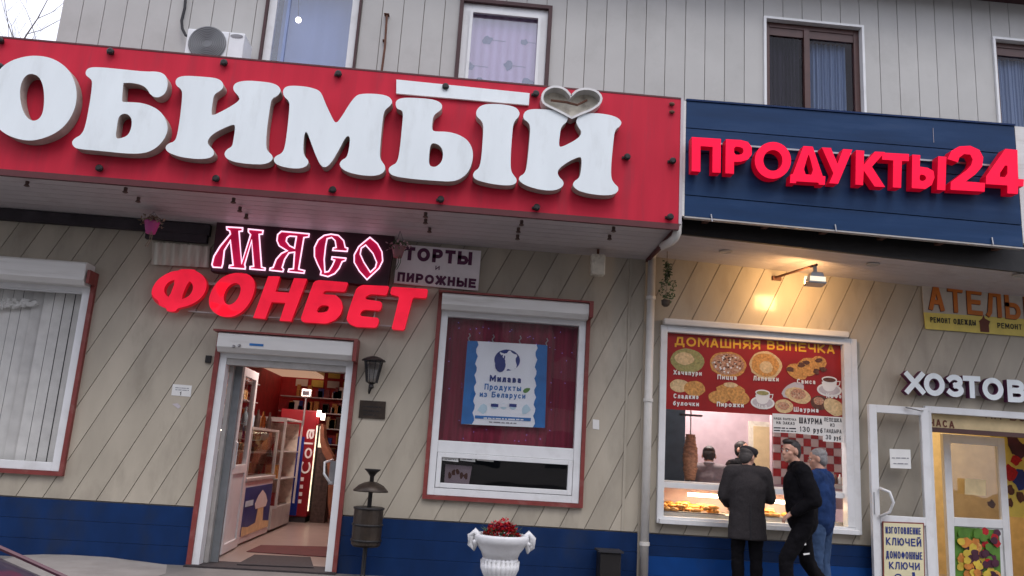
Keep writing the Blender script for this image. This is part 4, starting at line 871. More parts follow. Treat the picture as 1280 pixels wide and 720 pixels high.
food_(662, 300, 92, 78, 'food_pale'); food_(660, 298, 80, 66, 'food_gold', d=.005); food_(665, 310, 38, 34, 'food_pale', d=.0065)
for cx, cy, rx, ry, rot in ((840, 335, 62, 42, -.3), (900, 310, 70, 52, .3), (960, 285, 45, 38, 0)): food_(cx, cy, rx, ry, 'food_gold', d=.003+rx*.00003, rot=rot)
for cx, cy in ((800, 325), (890, 285), (945, 335), (960, 270), (985, 320), (860, 300)): food_(cx, cy, 20, 14, 'food_dark', d=.0075+cx*1e-6, n=9, jit=.3)
def cup_(cx, cy, s, coffee):
    food_(cx, cy+32*s, 68*s, 36*s, 'cup_white', jit=0); food_(cx, cy+32*s, 58*s, 26*s, 'grey_white', jit=0, d=.0045)
    MB().prism(onplane([(cx-42*s, cy-22*s), (cx+42*s, cy-22*s), (cx+36*s, cy+18*s), (cx+18*s, cy+40*s), (cx-18*s, cy+40*s), (cx-36*s, cy+18*s)], rc, YC-.006, 1), [], (0, .001, 0)).build('cup_print', 'cup_white', PO)
    food_(cx, cy-24*s, 42*s, 17*s, 'cup_white', jit=0, d=.0075); food_(cx, cy-22*s, 35*s, 12*s, coffee, jit=0, d=.009)
    MB().ribbon([c_(cx+36*s, cy-14*s, .0065), c_(cx+58*s, cy-14*s, .0065), c_(cx+54*s, cy+6*s, .0065), c_(cx+36*s, cy+14*s, .0065)], .009, (0, -1, 0), None, .001).build('cup_print', 'cup_white', PO)
cup_(1020, 405, 1.05, 'food_dark'); cup_(645, 478, 1.0, 'food_green')
food_(178, 415, 56, 36, 'food_pale'); food_(262, 430, 60, 42, 'food_gold', d=.004)
food_(465, 440, 82, 34, 'food_gold', d=.004); food_(398, 480, 60, 36, 'food_gold'); food_(512, 485, 58, 38, 'food_gold', d=.005); food_(465, 410, 40, 14, 'food_pale', d=.006)
food_(815, 440, 68, 38, 'grey_white', rot=.5); food_(845, 470, 76, 42, 'food_pale', d=.004, rot=-.2); food_(845, 462, 44, 30, 'food_mix', d=.0055); food_(765, 530, 52, 38, 'food_pale', d=.004); food_(762, 528, 34, 22, 'food_mix', d=.0055)
food_(965, 510, 50, 40, 'food_dark', d=.004); food_(1045, 535, 62, 44, 'food_pale', d=.005, rot=-.5); food_(960, 500, 30, 22, 'food_mix', d=.006)
for s_, x0_, y0_, x1_ in (('Хачапури', 143, 352, 302), ('Пицца', 390, 378, 500), ('Лепёшки', 592, 385, 735), ('Самса', 838, 402, 942), ('Кофе', 1003, 483, 1088), ('Сладкие', 143, 485, 284), ('булочки', 141, 525, 286), ('Пирожки', 387, 531, 538), ('Чай', 612, 545, 670), ('Шаурма', 820, 560, 960)):
    s_ = s_.replace('ё', 'е'); t_ = MB(); ptext(t_, s_, (x0_, y0_), (x1_, y0_+(x1_-x0_)*.04), 27, YC-.0105, .24, conv=rc); t_.build('lettering', 'cup_white', PO)
PS = thing('price_sheets', 'white price sheets printed in black hanging from the lower right corner of the red poster', 'price signs', at(1020, 550, .01))
for q in ([(700, 570), (842, 577), (840, 683), (702, 676)], [(842, 577), (985, 586), (984, 697), (841, 684)], [(985, 586), (1098, 592), (1096, 735), (984, 727)]):
    MB().slab([c_(x, y, .012) for x, y in q], (0, .002, 0)).build('sheet', 'paper', PS)
for s_, a, b, h, bd in (('ШАУРМА', (850, 626), (980, 634), 34, .2), ('130 руб', (853, 672), (982, 682), 30, .2), ('ЛЕПЕШКА', (990, 615), (1090, 621), 22, .18), ('ИЗ', (1025, 645), (1050, 647), 20, .18), ('ТАНДЫРА', (990, 678), (1088, 684), 22, .18), ('30 руб', (1000, 716), (1085, 722), 26, .2),
  ('НАША ВЫПЕЧКА', (708, 604), (834, 612), 13, .2), ('НА ЗАКАЗ', (722, 630), (825, 636), 17, .22)):
    t_ = MB(); ptext(t_, s_, a, b, h, YC-.0135, bd, conv=rc); t_.build('lettering', 'ink', PS)
t_ = MB(); scribble(t_, rc(708, 654), rc(834, 660), 2.2, YC-.0135); scribble(t_, rc(708, 669), rc(834, 675), 2.0, YC-.0135); t_.build('print_marks', 'ink', PS)['kind'] = 'stuff'
# ------------------------------------------------------------------ bakery counter
x0, x1, z0, z1 = food
cz = z0+.11
CT = thing('display_counter', 'long bakery display counter with lit tubes and glass shelf inside the serving window', 'display counter', ((x0+x1)/2, .5, cz))
MB().box((x0+.06, .13, cz-.06), (x1-.1, .75, cz)).build('tray_board', 'alu', CT); MB().box((x0+.06, .13, .1), (x1-.1, .7, cz-.065)).build('body', 'alu', CT)
MB().box((x0+.06, .14, zs+.02), (x1-.1, .7, zs+.04)).build('top_shelf', 'alu', CT)
MB().box((x0+.06, .72, cz), (x1-.1, .74, zs+.02)).build('back_panel', 'room_pink', CT)
for a, b, y_ in (((860, 618), (907, 621), .3), ((960, 626), (981, 628), .3), ((985, 628), (1030, 632), .3)):
    A, Bq = at(*a, y_), at(*b, y_); tb_ = MB(); tb_.tube([A, Bq], .02, 8); T = tb_.build('tube_lamp', 'lamp_warm', CT)
    if a[0] < 985: pass
ld = bpy.data.lights.new('tube_light', 'AREA'); ld.shape = 'RECTANGLE'; ld.size = 1.6; ld.size_y = .05; ld.energy = 9; ld.color = (1, .75, .42)
lo = bpy.data.objects.new('tube_light', ld); COL.objects.link(lo); lo.parent = CT; lo.location = Vector((x0+1.1, .35, zs-.06))-Vector(CT['_o'])
random.seed(3)
def tray(xa, xb, label):
    T = thing('pastry_tray', label, 'tray', ((xa+xb)/2, .4, cz))
    MB().box((xa, .16, cz+.001), (xb, .68, cz+.012)).build('tray', 'steel', T)
    n = 0
    while n < 46:
        X, Y_ = random.uniform(xa+.05, xb-.05), random.uniform(.2, .64); zz_ = cz+.03+random.choice((0, 0, .035, .06))*(1-abs(X-(xa+xb)/2)*1.2)
        MB().ball((X, Y_, zz_), (random.uniform(.04, .065), .035, .024), 9, 6, .1).build('pastry', 'pastry', T, smooth=True); n += 1
tray(x0+.12, x0+.82, 'heaped tray of golden pastries left of the man in the grey suit'); tray(x0+.95, x0+1.5, 'tray of golden pastries between the man in grey and the man in black'); tray(x0+1.6, x1-.2, 'tray of pastries at the right end of the serving window')
# doner
DX = at(863, 560, .9)
DN = thing('doner_spit', 'tall browned kebab cone on an upright spit hanging inside the serving window', 'kebab spit', (DX.x, .9, at(862, 602, .9).z))
zt_, zb_2 = at(862, 545, .9).z, at(862, 600, .9).z
prof = []; m_ = 13
for i in range(m_+1):
    f = i/m_; r = .055+.028*math.sin(f*math.pi*.9+.3)+random.uniform(-.006, .006); prof += [(r, zb_2+(zt_-zb_2)*f-zb_2-.0), (r+.006, zb_2+(zt_-zb_2)*(f+.5/m_)-zb_2)]
MB().lathe((DX.x, .9, zb_2), prof, 18).build('meat', 'meat', DN, smooth=True)
MB().tube([(DX.x, .9, zb_2-.1), (DX.x, .9, at(862, 512, .9).z)], .008, 6).build('spit', 'steel', DN)
MB().box((DX.x-.13, .85, zt_+.24), (DX.x+.13, .95, zt_+.26)).build('top_bar', 'black_metal', DN)
MB().lathe((DX.x, .9, zb_2-.11), [(.13, 0), (.14, .01), (.14, .03)], 20).build('drip_dish', 'steel', DN)
GR = thing('counter_jars', 'small rack of bottles and jars on the counter at the right of the serving window', 'jar rack', at(1050, 612, .5))
for i in range(5): 
    P = at(1040+i*5, 605, .5); MB().lathe(P, [(.02, 0), (.022, .01), (.022, .07), (.01, .09), (.01, .11)], 10).build('jar', ('food_gold', 'food_dark', 'cup_white')[i % 3], GR, smooth=True)
MB().box(at(1035, 606, .55), at(1066, 612, .45)).build('rack', 'alu', GR)
fl = bpy.data.lights.new('room_lamp', 'AREA'); fl.size = .8; fl.energy = 60; fl.color = (1, .88, .82)
BL_ = thing('ceiling_lamp', 'square ceiling lamp lighting the pink bakery room from above', 'ceiling lamp', ((x0+x1)/2-.1, 1.45, 3.1))
MB().box((BL_.location.x-.4, 1.1, 3.1), (BL_.location.x+.4, 1.8, 3.13)).build('panel', 'flood_front', BL_)
fo = bpy.data.objects.new('room_lamp', fl); COL.objects.link(fo); fo.parent = BL_; fo.location = (0, 0, -.03)
# ------------------------------------------------------------------ hardware shop doors
A_, Bq = at(1085, 600, -.12), at(1164, 600, -.12)
h0 = at(1120, 508, -.12).z
DL, A3, u3, n3 = leafdoor((at(1087, 620, -.13).x, -.13), (at(1162, 620, -.13).x, -.13), .04, h0, .085, 'glass', midz=at(1125, 650, -.13).z)
DL.name = 'outer_door_leaf'
MB().tube([at(1099, 610, -.2), at(1112, 615, -.26), at(1117, 628, -.27), at(1112, 640, -.26), at(1099, 646, -.2)], .016, 8).build('handle', 'white_pvc', DL, smooth=True)
MB().box(at(1092, 615, -.185), at(1094, 643, -.19)).build('lock_plate', 'steel', DL)
MB().slab([at(1112, 561, -.165), at(1138, 562, -.165), at(1139, 586, -.165), at(1113, 585, -.165)], (0, .003, 0)).build('notice', 'paper', DL)
MB().tube([at(1132, 509, -.2), at(1150, 513, -.25), at(1160, 514, -.05)], .008, 6).build('door_closer', 'steel', DL)
t_ = MB(); scribble(t_, (1115, 573), (1136, 573.5), 2, -.168); scribble(t_, (1117, 580), (1135, 580.5), 2, -.168); t_.build('print_marks', 'ink_grey', DL)['kind'] = 'stuff'
rd = Z(1070, 490, 3.129)
KS = thing('key_cutting_sign', 'cream sign with blue lettering in a red border on the white outer door', 'sign', at(1130, 700, -.2))
MB().slab([at(*rd(104, 506), -.2), at(*rd(266, 512), -.2), at(*rd(272, 790), -.2), at(*rd(108, 790), -.2)], (0, .012, 0)).build('border', 'trim_red', KS)
MB().slab([at(*rd(108, 511), -.203), at(*rd(262, 517), -.203), at(*rd(268, 786), -.203), at(*rd(112, 786), -.203)], (0, .002, 0)).build('board', 'cream_board' if 'cream_board' in MATS else 'paper', KS)
for s_, a, b, h in (('ИЗГОТОВЛЕНИЕ', (116, 553), (254, 558), 27), ('КЛЮЧЕЙ', (118, 598), (256, 605), 30), ('ДОМОФОННЫЕ', (118, 650), (260, 656), 29), ('КЛЮЧИ', (130, 692), (250, 697), 29)):
    t_ = MB(); ptext(t_, s_, a, b, h, -.207, .175 if len(s_) > 8 else .2, conv=rd, gap=.24); t_.build('lettering', 'ink_blue', KS)
t_ = MB(); t_.ribbon([at(*rd(x, y), -.207) for x, y in oval(165, 722, 12, 9, 14)], .012, (0, -1, 0), None, .001, True); t_.ribbon([at(*rd(177, 722), -.207), at(*rd(215, 724), -.207)], .012, (0, -1, 0), None, .001); t_.ribbon([at(*rd(225, 705), -.207), at(*rd(228, 745), -.207)], .03, (0, -1, 0), None, .001); t_.build('key_print', 'ink_blue', KS)
# inner leaf, open into the room
D5, A5, u5, n5 = leafdoor((at(1180, 650, .5).x, .5), (at(1258, 650, .62).x, .62), .03, at(1215, 545, .55).z, .1, 'glass_tulle', midz=at(1215, 653, .55).z)
D5.name = 'inner_door_leaf'
for xx, m_ in ((0, 0),):
    MB().slab([at(1206, 598, .45), at(1232, 600, .45), at(1232, 620, .45), at(1206, 618, .45)], (0, .003, 0)).build('notice', 'cream', D5)
FP_ = thing('fruit_decal', 'colourful fruit picture filling the lower panel of the inner door', 'fruit picture', at(1222, 700, .45))
MB().slab([at(1193, 658, .46), at(1249, 663, .46), at(1253, 760, .46), at(1195, 760, .46)], (0, .004, 0)).build('sheet', 'fruit_green', FP_)
random.seed(11)
for i in range(170):
    px = random.uniform(1199, 1247); py = random.uniform(664, 745); 
    m_ = 'fruit_green' if py < 676 else random.choice(('fruit_orange', 'fruit_yellow', 'fruit_purple', 'pastry', 'fruit_yellow', 'fruit_orange'))
    if px > 1228 and py < 705: m_ = random.choice(('fruit_purple', 'fruit_purple', 'flower_red', 'fruit_green'))
    MB().disc(at(px, py,   .457-.00015*i), .046, .043, 12, jit=.12).build('fruit_print', m_, FP_)
YP_ = thing('yellow_poster', 'yellow poster with red lettering and dark stains behind the right-hand doors', 'poster', at(1265, 640, .3))
x_a = at(1237, 600, .9)
MB().slab([at(1238, 528, .9), at(1320, 534, .9), at(1320, 652, .9), at(1258, 645, .9), at(1250, 560, .9), at(1238, 545, .9)], (0, .01, 0)).build('sheet', 'print_yellow', YP_)
t_ = MB(); ptext(t_, 'ЦЕНЫ', (1245, 537), (1273, 538), 9, .895, .24); t_.build('lettering', 'flower_red', YP_)
for px, py, r, m_ in ((1266, 555, .09, 'fruit_purple'), (1276, 562, .1, 'fruit_purple'), (1262, 590, .09, 'flower_red'), (1274, 600, .1, 'ink_blue'), (1270, 575, .07, 'flower_red'), (1263, 612, .05, 'food_dark'), (1276, 622, .06, 'food_dark'), (1262, 628, .045, 'food_dark'), (1240, 630, .05, 'food_dark')):
    MB().disc(at(px, py, .89-random.random()*.004), r, r*1.1, 11, jit=.3).build('blot_print', m_, YP_)
hl = bpy.data.lights.new('room_lamp', 'AREA'); hl.size = .8; hl.energy = 40; hl.color = (1, .78, .5)
HL_ = thing('ceiling_lamp', 'square ceiling lamp lighting the hardware shop lobby from above', 'ceiling lamp', (hoz[0]+1.2, 1.7, 3.1))
MB().box((hoz[0]+.8, 1.3, 3.1), (hoz[0]+1.6, 2.1, 3.13)).build('panel', 'flood_front', HL_)
ho_ = bpy.data.objects.new('room_lamp', hl); COL.objects.link(ho_); ho_.parent = HL_; ho_.location = (0, 0, -.03)
# ------------------------------------------------------------------ inside the entrance
def fb(px, py): return atz(px, py, .012)
P = fb(289, 683); Q = fb(327, 668)
fx = -2.52
FZ = thing('ice_cream_freezer', 'chest freezer with a blue picture of an ice cream cone on its side', 'freezer', (fx-.35, 2.2, .012))
hz_ = at(297, 599, P.y).z
MB().box((fx-.75, P.y, .03), (fx, Q.y+.1, hz_-.03)).build('body', 'white_pvc', FZ, bevel=.02); MB().box((fx-.77, P.y-.02, hz_-.03), (fx+.02, Q.y+.12, hz_+.02)).build('lid', 'alu', FZ, bevel=.01)
print('freezer', P, Q, hz_)
MB().box((fx+.001, P.y+.05, .12), (fx+.006, Q.y+.05, hz_-.1)).build('side_picture', 'freezer_print', FZ)
def side(y, z): return Vector((fx+.009, y, z))
yy0, yl = P.y+.05, (Q.y-P.y)
for sh, m_, o in (([(.45, .1), (.75, .1), (.72, .5), (.5, .5)], 'cream', 0), ([(.4, .5), (.8, .5), (.85, .62), (.75, .78), (.6, .9), (.45, .78), (.36, .62)], 'cup_white', .002), ([(.0, .0), (1., .0), (1., .14), (.6, .22), (.2, .16), (.0, .2)], 'cream', .001), ([(.02, .6), (.3, .6), (.3, .72), (.02, .72)], 'pale_blue', .001)):
    MB().add([side(yy0+yl*a, .12+(hz_-.22)*b)+Vector((o, 0, 0)) for a, b in sh], [tuple(range(len(sh)))]).build('cone_print', m_, FZ)
for yy in (P.y+.08, Q.y): MB().lathe((fx-.1, yy, .012), [(.03, 0), (.03, .02)], 8).build('foot', 'ink', FZ)
MB().box((fx-.70, P.y, .012), (fx-.60, Q.y, .03)).build('foot', 'ink', FZ)
GC = thing('glass_display_case', 'lit glass display case of groceries standing on the freezer counter', 'display case', (fx-.35, 2.2, hz_+.02))
MB().frame(fx-.7, fx-.02, hz_+.03, hz_+.62, .03, P.y, P.y+.03).build('frame', 'alu', GC); MB().box((fx-.7, P.y, hz_+.62), (fx, Q.y+.1, hz_+.65)).build('top', 'alu', GC)
for yy in (P.y+.03, Q.y+.07): MB().box((fx-.03, yy, hz_+.03), (fx, yy+.03, hz_+.62)).build('post', 'alu', GC)
MB().box((fx-.68, P.y+.05, hz_+.32), (fx-.04, Q.y, hz_+.335)).build('shelf', 'alu', GC); MB().box((fx-.72, P.y+.1, hz_+.03), (fx-.70, Q.y, hz_+.6)).build('back_panel', 'goods_dark', GC)
MB().tube([(fx-.6, P.y+.1, hz_+.6), (fx-.6, Q.y, hz_+.6)], .012, 6).build('tube_lamp', 'lamp_warm', GC)
MB().box((fx-.012, P.y+.06, hz_+.05), (fx-.008, Q.y+.07, hz_+.61)).build('pane', 'glass_clear', GC)
for i in range(16):
    yy = random.uniform(P.y+.1, Q.y-.05); zq = hz_+.04+(i % 2)*.3; MB().ball((fx-random.uniform(.1, .6), yy, zq+.06), (.07, .07, .05), 8, 5, .1).build('food_item', random.choice(('pastry', 'cream', 'food_dark', 'food_mix')), GC, smooth=True)
def bottle(x, y, z, m_, r=.035, h=.26): return MB().lathe((x, y, z), [(r*.9, 0), (r, .02), (r, h*.6), (r*.4, h*.78), (r*.35, h*.97), (r*.4, h)], 10).build('bottle', m_, None, smooth=True, origin=(x, y, z))
for i in range(9):
    y_ = P.y+.05+i*.17; o = bottle(fx-.12-.05*(i % 2), y_, hz_+.65, ('goods_dark', 'goods_dark', 'bottle_glass', 'pastry')[i % 4] if i > 2 else 'pale_blue', h=.24)
    tag(o, ('pale blue bottle, nearest of the row on the glass display case', 'pale blue bottle, second of the row on the glass display case', 'pale blue bottle, third of the row on the glass display case', 'golden bottle just beyond the pale blue bottles on the display case', 'first dark bottle past the golden one on the display case', 'second dark bottle past the golden one on the display case', 'brown glass bottle before the farthest two on the display case', 'golden bottle next to last on the display case', 'dark bottle at the far end of the display case')[i], 'bottle', 'bottles on the glass case')
# cabinets beyond
y1_, y2_ = Q.y+.25, Q.y+1.6
GB = thing('glass_cabinet', 'tall narrow glass cabinet between the freezer and the red drinks fridge', 'cabinet', (fx-.2, y1_, .012))
MB().box((fx-.6, y1_+.0, .05), (fx+.0, y2_, .35)).build('base', 'alu', GB); MB().frame(fx-.6, fx+.06, .35, 1.62, .035, y1_, y1_+.03).build('frame', 'alu', GB)
for z_ in (.75, 1.15): MB().box((fx-.57, y1_+.04, z_), (fx+.04, y2_-.04, z_+.015)).build('shelf', 'alu', GB)
MB().box((fx-.59, y2_-.03, .35), (fx-.0, y2_, 1.6)).build('back_panel', 'dirty_cream', GB)
MB().box((fx-.56, y1_+.015, .39), (fx+.02, y1_+.02, 1.58)).build('pane', 'glass_clear', GB); MB().box((fx-.6, y1_, 1.62), (fx+.06, y2_, 1.65)).build('top', 'alu', GB)
MB().box((fx+.03, y2_-.03, .35), (fx+.06, y2_, 1.62)).build('post', 'alu', GB)
for i in range(14): MB().box((fx-.5+.1*(i % 5), y1_+.2, .36+.4*(i//5)), (fx-.43+.1*(i % 5), y1_+.27, .36+.4*(i//5)+.2)).build('package', random.choice(('cream', 'cola_red', 'food_gold', 'goods_dark')), GB)
# drinks fridges
FR = fb(375, 653)
def fridge(name, label, x0_, x1_, y0_, y1_, h, mc, md):
    F = thing(name, label, 'fridge', ((x0_+x1_)/2, (y0_+y1_)/2, .012))
    MB().box((x0_, y0_, .1), (x1_, y1_, h)).build('body', mc, F, bevel=.02); MB().box((x0_+.02, y0_+.02, .012), (x1_-.02, y1_-.02, .1)).build('plinth', 'ink', F)
    MB().box((x1_+.001, y0_+.03, .2), (x1_+.02, y1_-.03, h-.25)).build('door', 'glow_shelf', F); MB().box((x1_+.021, y0_+.03, .2), (x1_+.05, y0_+.07, h-.25)).build('door_frame', 'black_metal', F)
    MB().box((x1_+.001, y0_+.02, h-.23), (x1_+.03, y1_-.02, h-.02)).build('lit_header', md, F); return F
Y0 = 5.2
fxr = at(388, 600, Y0).x; htop = at(360, 511, Y0).z
F1 = fridge('drinks_fridge', 'tall red drinks fridge with white script lettering down its side', fxr-.62, fxr, Y0, Y0+.75, htop, 'cola_red', 'cola_red')
print('fridge', fxr, htop)
zc0 = at(330, 595, Y0).z; t_ = MB(); text(t_, 'Colа', (fxr-.02, Y0-.006, at(378, 592, Y0).z), (fxr-.02, Y0-.006, at(378, 535, Y0).z), .17, .2, up=(-1, 0, 0), gap=.12); t_.build('lettering', 'cup_white', F1)
for k in range(4): z_ = .32+k*.12; MB().box((fxr-.16, Y0-.008, z_), (fxr-.11, Y0-.001, z_+.06)).build('label_square', 'cup_white', F1)
MB().box((fxr-.62, Y0-.012, .12), (fxr-.17, Y0-.002, htop-.45)).build('blue_side_panel', 'fridge_blue', F1)
for k, (px, py) in enumerate(((399, 517), (404, 521))): MB().box(at(px-2, py-4, Y0-.02), at(px+1.5, py+4, Y0-.05)).build('spot_lamp', 'lamp_white', F1)
DG = thing('dark_shelf_unit', 'dark grey shelf unit beside the red drinks fridge', 'shelf', at(400, 640, 5.6))
a_, b_ = at(392, 650, 5.6), at(412, 560, 5.6); MB().box((a_.x-.02, 5.3, .012), (a_.x+.22, 5.7, b_.z)).build('unit', 'goods_dark', DG)
OW = thing('orange_counter_side', 'curved orange wooden panel at the far end of the aisle', 'panel', at(415, 645, 5.0))
OW_ = [(400,530),(405,530),(405,552),(419,576),(421,646),(409,646),(411,580),(400,560)]
MB().prism(onplane(OW_, lambda x, y: (x, y), 4.6, 1), [], (0, .3, 0), True).build('panel', 'orange_wood', OW)
# goods shelves at back and right wall
SH = thing('goods_shelf', 'shelves crowded with small colourful goods along the back red wall', 'shelf', (-2.4, 7.7, .012))
for z_ in (1.0, 1.3, 1.6, 1.9, 2.2): MB().box((-3.5, 7.6, z_), (-1.2, 7.9, z_+.02)).build('shelf_board', 'alu', SH)
for i in range(170):
    z_ = 1.02+.3*(i % 5); x_ = -3.4+2.1*random.random(); h_ = random.uniform(.1, .24); MB().box((x_, 7.6, z_), (x_+random.uniform(.05, .12), 7.7, z_+h_)).build('package', random.choice(('cola_red', 'cream', 'pastry', 'goods_dark', 'fridge_blue', 'food_gold', 'cup_white')), SH)
SR = thing('wall_rack', 'rack of packets on the wall just right of the entrance aisle', 'shelf', (-1.2, 4, .012))
for z_ in (.5, .9, 1.3, 1.7, 2.1): MB().box((-1.55, 3.4, z_), (-.8, 6.4, z_+.02)).build('shelf_board', 'alu', SR)
for i in range(80):
    z_ = .52+.4*(i % 5); y_ = 3.5+2.8*random.random(); MB().box((-1.5, y_, z_), (-1.42, y_+.12, z_+random.uniform(.12, .3))).build('package', random.choice(('cola_red', 'cream', 'leaf_green', 'goods_dark', 'fridge_blue', 'food_gold', 'food_mix')), SR)
SL = thing('left_goods_shelf', 'shelves of jars behind the counter on the left wall inside the entrance', 'shelf', (-3.4, 2.5, .012))
for z_ in (1.6, 1.9, 2.2): MB().box((-3.58, 1.2, z_), (-3.3, 5.0, z_+.02)).build('shelf_board', 'alu', SL)
for i in range(60):
    z_ = 1.62+.3*(i % 3); y_ = 1.3+3.6*random.random(); MB().lathe((-3.38, y_, z_), [(.035, 0), (.035, .12), (.02, .16)], 8).build('jar', random.choice(('cola_red', 'cream', 'pastry', 'goods_dark', 'cup_white', 'food_mix')), SL)
for (px, py, y_) in ((375, 472, 4.8),):
    c1_, c2_ = atz(357, 478, 2.62), atz(396, 464, 2.62)
    CL = thing('ceiling_lamp', 'wide brownish lit ceiling lamp over the aisle inside the entrance', 'ceiling lamp', (-2.3, 3.9, 2.6)); MB().box((c1_.x, c2_.y-.0, 2.62), (c1_.x+1.1, c1_.y, 2.68)).build('panel', 'lamp_shade_warm' if 'lamp_shade_warm' in MATS else 'flood_front', CL)
    l_ = bpy.data.lights.new('room_lamp', 'AREA'); l_.size = .9; l_.energy = 34; l_.color = (1, .72, .66); o_ = bpy.data.objects.new('room_lamp', l_); COL.objects.link(o_); o_.parent = CL; o_.location = (0, 0, -.05)
CL2 = thing('ceiling_lamp', 'round ceiling lamp just behind the entrance door frame', 'ceiling lamp', (-1.9, 1.6, 2.7)); MB().lathe((-1.9, 1.6, 2.66), [(.15, .04), (.17, .02), (.12, 0)], 16).build('panel', 'flood_front', CL2)
l_ = bpy.data.lights.new('room_lamp', 'AREA'); l_.size = .3; l_.energy = 15; l_.color = (1, .80, .72); o_ = bpy.data.objects.new('room_lamp', l_); COL.objects.link(o_); o_.parent = CL2; o_.location = (0, 0, -.06)
MT = fb(300, 703); 
q = [atz(296, 706, .022), atz(392, 710, .022), atz(388, 697, .022), atz(318, 694, .022)]
tag(MB().slab(q, (0, 0, .008)).build('door_mat', 'mat_dark', None, origin=q[0]), 'dark rectangular doormat just inside the entrance', 'doormat')
q = [atz(308, 690, .013), atz(413, 697, .013), atz(414, 684, .013), atz(326, 682, .013)]
tag(MB().slab(q, (0, 0, .008)).build('floor_runner', 'mat_red', None, origin=q[0]), 'dark red runner across the aisle beyond the doormat', 'mat')
WP = thing('wall_price_board', 'pale board of price tags high on the red wall inside the entrance', 'price board', (-3.0, 7.9, 2.3))
for i in range(4):
    for j in range(2): MB().box((-3.3+.32*i, 7.96, 2.45+.2*j), (-3.06+.32*i, 7.99, 2.59+.2*j)).build('tag', random.choice(('paper', 'cream', 'print_yellow')), WP)
SC = thing('counter_scale', 'white shop scale on a thin stand above the display case inside the entrance', 'scale', at(382, 500, 4.2)); c_1 = at(384, 492, 4.2)
MB().box((c_1.x-.09, 4.2, c_1.z-.05), (c_1.x+.05, 4.3, c_1.z+.07)).build('display', 'cup_white', SC, bevel=.01); MB().box((c_1.x-.07, 4.192, c_1.z-.02), (c_1.x+.03, 4.199, c_1.z+.04)).build('screen', 'ink', SC); MB().tube([(c_1.x-.02, 4.25, c_1.z-.05), (c_1.x-.02, 4.25, c_1.z-.5)], .015, 6).build('stand', 'steel', SC)
# ------------------------------------------------------------------ things on the wall
AC = thing('air_conditioner', 'white outdoor air conditioner unit with a round grey fan grille peeping over the red fascia', 'air conditioner', at(270, 90, -.35))
ca, cb = at(235, 35, -.45), at(309, 41, -.45); zb_3 = at(270, 95, -.45).z
MB().box((ca.x, -.45, zb_3), (cb.x-.02, -.12, ca.z)).build('casing', 'cooler_white', AC, bevel=.012)
fc = at(259, 54, -.46); MB().lathe((fc.x, -.452, fc.z), [(.205, 0), (.205, .012), (.19, .014), (.02, .014)], 28, axis='Y').build('fan_grille', 'grille', AC)
for r in (.05, .07, .09, .11, .13, .15, .17, .19):
    MB().ribbon([(fc.x+r*math.cos(a/12*math.pi), -.474, fc.z+r*math.sin(a/12*math.pi)) for a in range(24)], .004, (0, -1, 0), None, .006, True).build('grille_ring', 'grille_wire', AC)
MB().disc(at(296, 45, -.456), .07, .022, 18).build('badge', 'ink_grey', AC)
MB().box((at(283.5, 60, -.46).x, -.454, zb_3), (at(284.5, 60, -.46).x, -.4505, ca.z-.01)).build('panel_seam', 'grey_metal', AC)
for x in (ca.x+.1, cb.x-.15): MB().box((x, -.44, zb_3-.04), (x+.04, -.0, zb_3-.001)).build('bracket', 'grey_metal', AC)
MB().lathe((cb.x-.0, -.25, zb_3+.2), [(.03, -.02), (.03, .05)], 10).build('valve', 'steel', AC)
cbl = MB().tube([at(232, -4, -.03), at(231, 10, -.04), at(227, 26, -.04), at(228, 36, -.06), at(232, 44, -.08), at(240, 48, -.12)], .016, 8).build('cable', 'ink', None, smooth=True, origin=at(232, 10, -.03)); tag(cbl, 'black cable running down the upper wall into the air conditioner', 'cable')
rr = MB(); rr.tube([at(483.5, 20, -.06), at(481, 60, -.06), at(477, 90, -.06)], .014, 8)
R_ = thing('wall_rod', 'rusty upright rod fixed to the upper wall between the two white-framed windows', 'rod', at(480, 60, -.06)); rr.build('rod', 'rust', R_); MB().box(at(480, 16, -.07), at(487, 21, -.0)).build('cap', 'rust', R_); MB().box(at(478, 50, -.05), at(483, 52, -.0)).build('bracket', 'rust', R_)
LN = thing('wall_lantern', 'small black lantern on a curled bracket right of the entrance', 'lantern', at(463, 482, 0))
lc = at(466, 463, -.14)
hh = .15
MB().add([(lc.x-.085, lc.y-.085, lc.z+.10), (lc.x+.085, lc.y-.085, lc.z+.10), (lc.x+.085, lc.y+.085, lc.z+.10), (lc.x-.085, lc.y+.085, lc.z+.10), (lc.x-.05, lc.y-.05, lc.z-.13), (lc.x+.05, lc.y-.05, lc.z-.13), (lc.x+.05, lc.y+.05, lc.z-.13), (lc.x-.05, lc.y+.05, lc.z-.13)], [(0, 1, 5, 4), (1, 2, 6, 5), (2, 3, 7, 6), (3, 0, 4, 7), (4, 5, 6, 7)]).build('pane', 'glass_dark', LN)
mb = MB()
for sx in (-1, 1):
    for sy in (-1, 1): mb.tube([(lc.x+sx*.085, lc.y+sy*.085, lc.z+.1), (lc.x+sx*.05, lc.y+sy*.05, lc.z-.13)], .009, 5)
for f_ in (-.03, .03): mb.tube([(lc.x+f_, lc.y-.086, lc.z+.1), (lc.x+f_*.6, lc.y-.051, lc.z-.13)], .005, 4)
mb.build('cage', 'black_metal', LN)
MB().lathe((lc.x, lc.y, lc.z+.1), [(.13, 0), (.12, .015), (.07, .04), (.02, .055)], 4*5).build('roof', 'black_metal', LN)
MB().lathe((lc.x, lc.y, lc.z-.2), [(.01, 0), (.03, .02), (.02, .05), (.055, .07)], 12).build('finial', 'black_metal', LN)
MB().tube([(lc.x, lc.y, lc.z-.17), (lc.x-.02, -.1, lc.z-.24), (lc.x-.03, -.04, lc.z-.22), (lc.x-.03, -.005, lc.z-.14)], .012, 6).build('bracket', 'black_metal', LN, smooth=True)
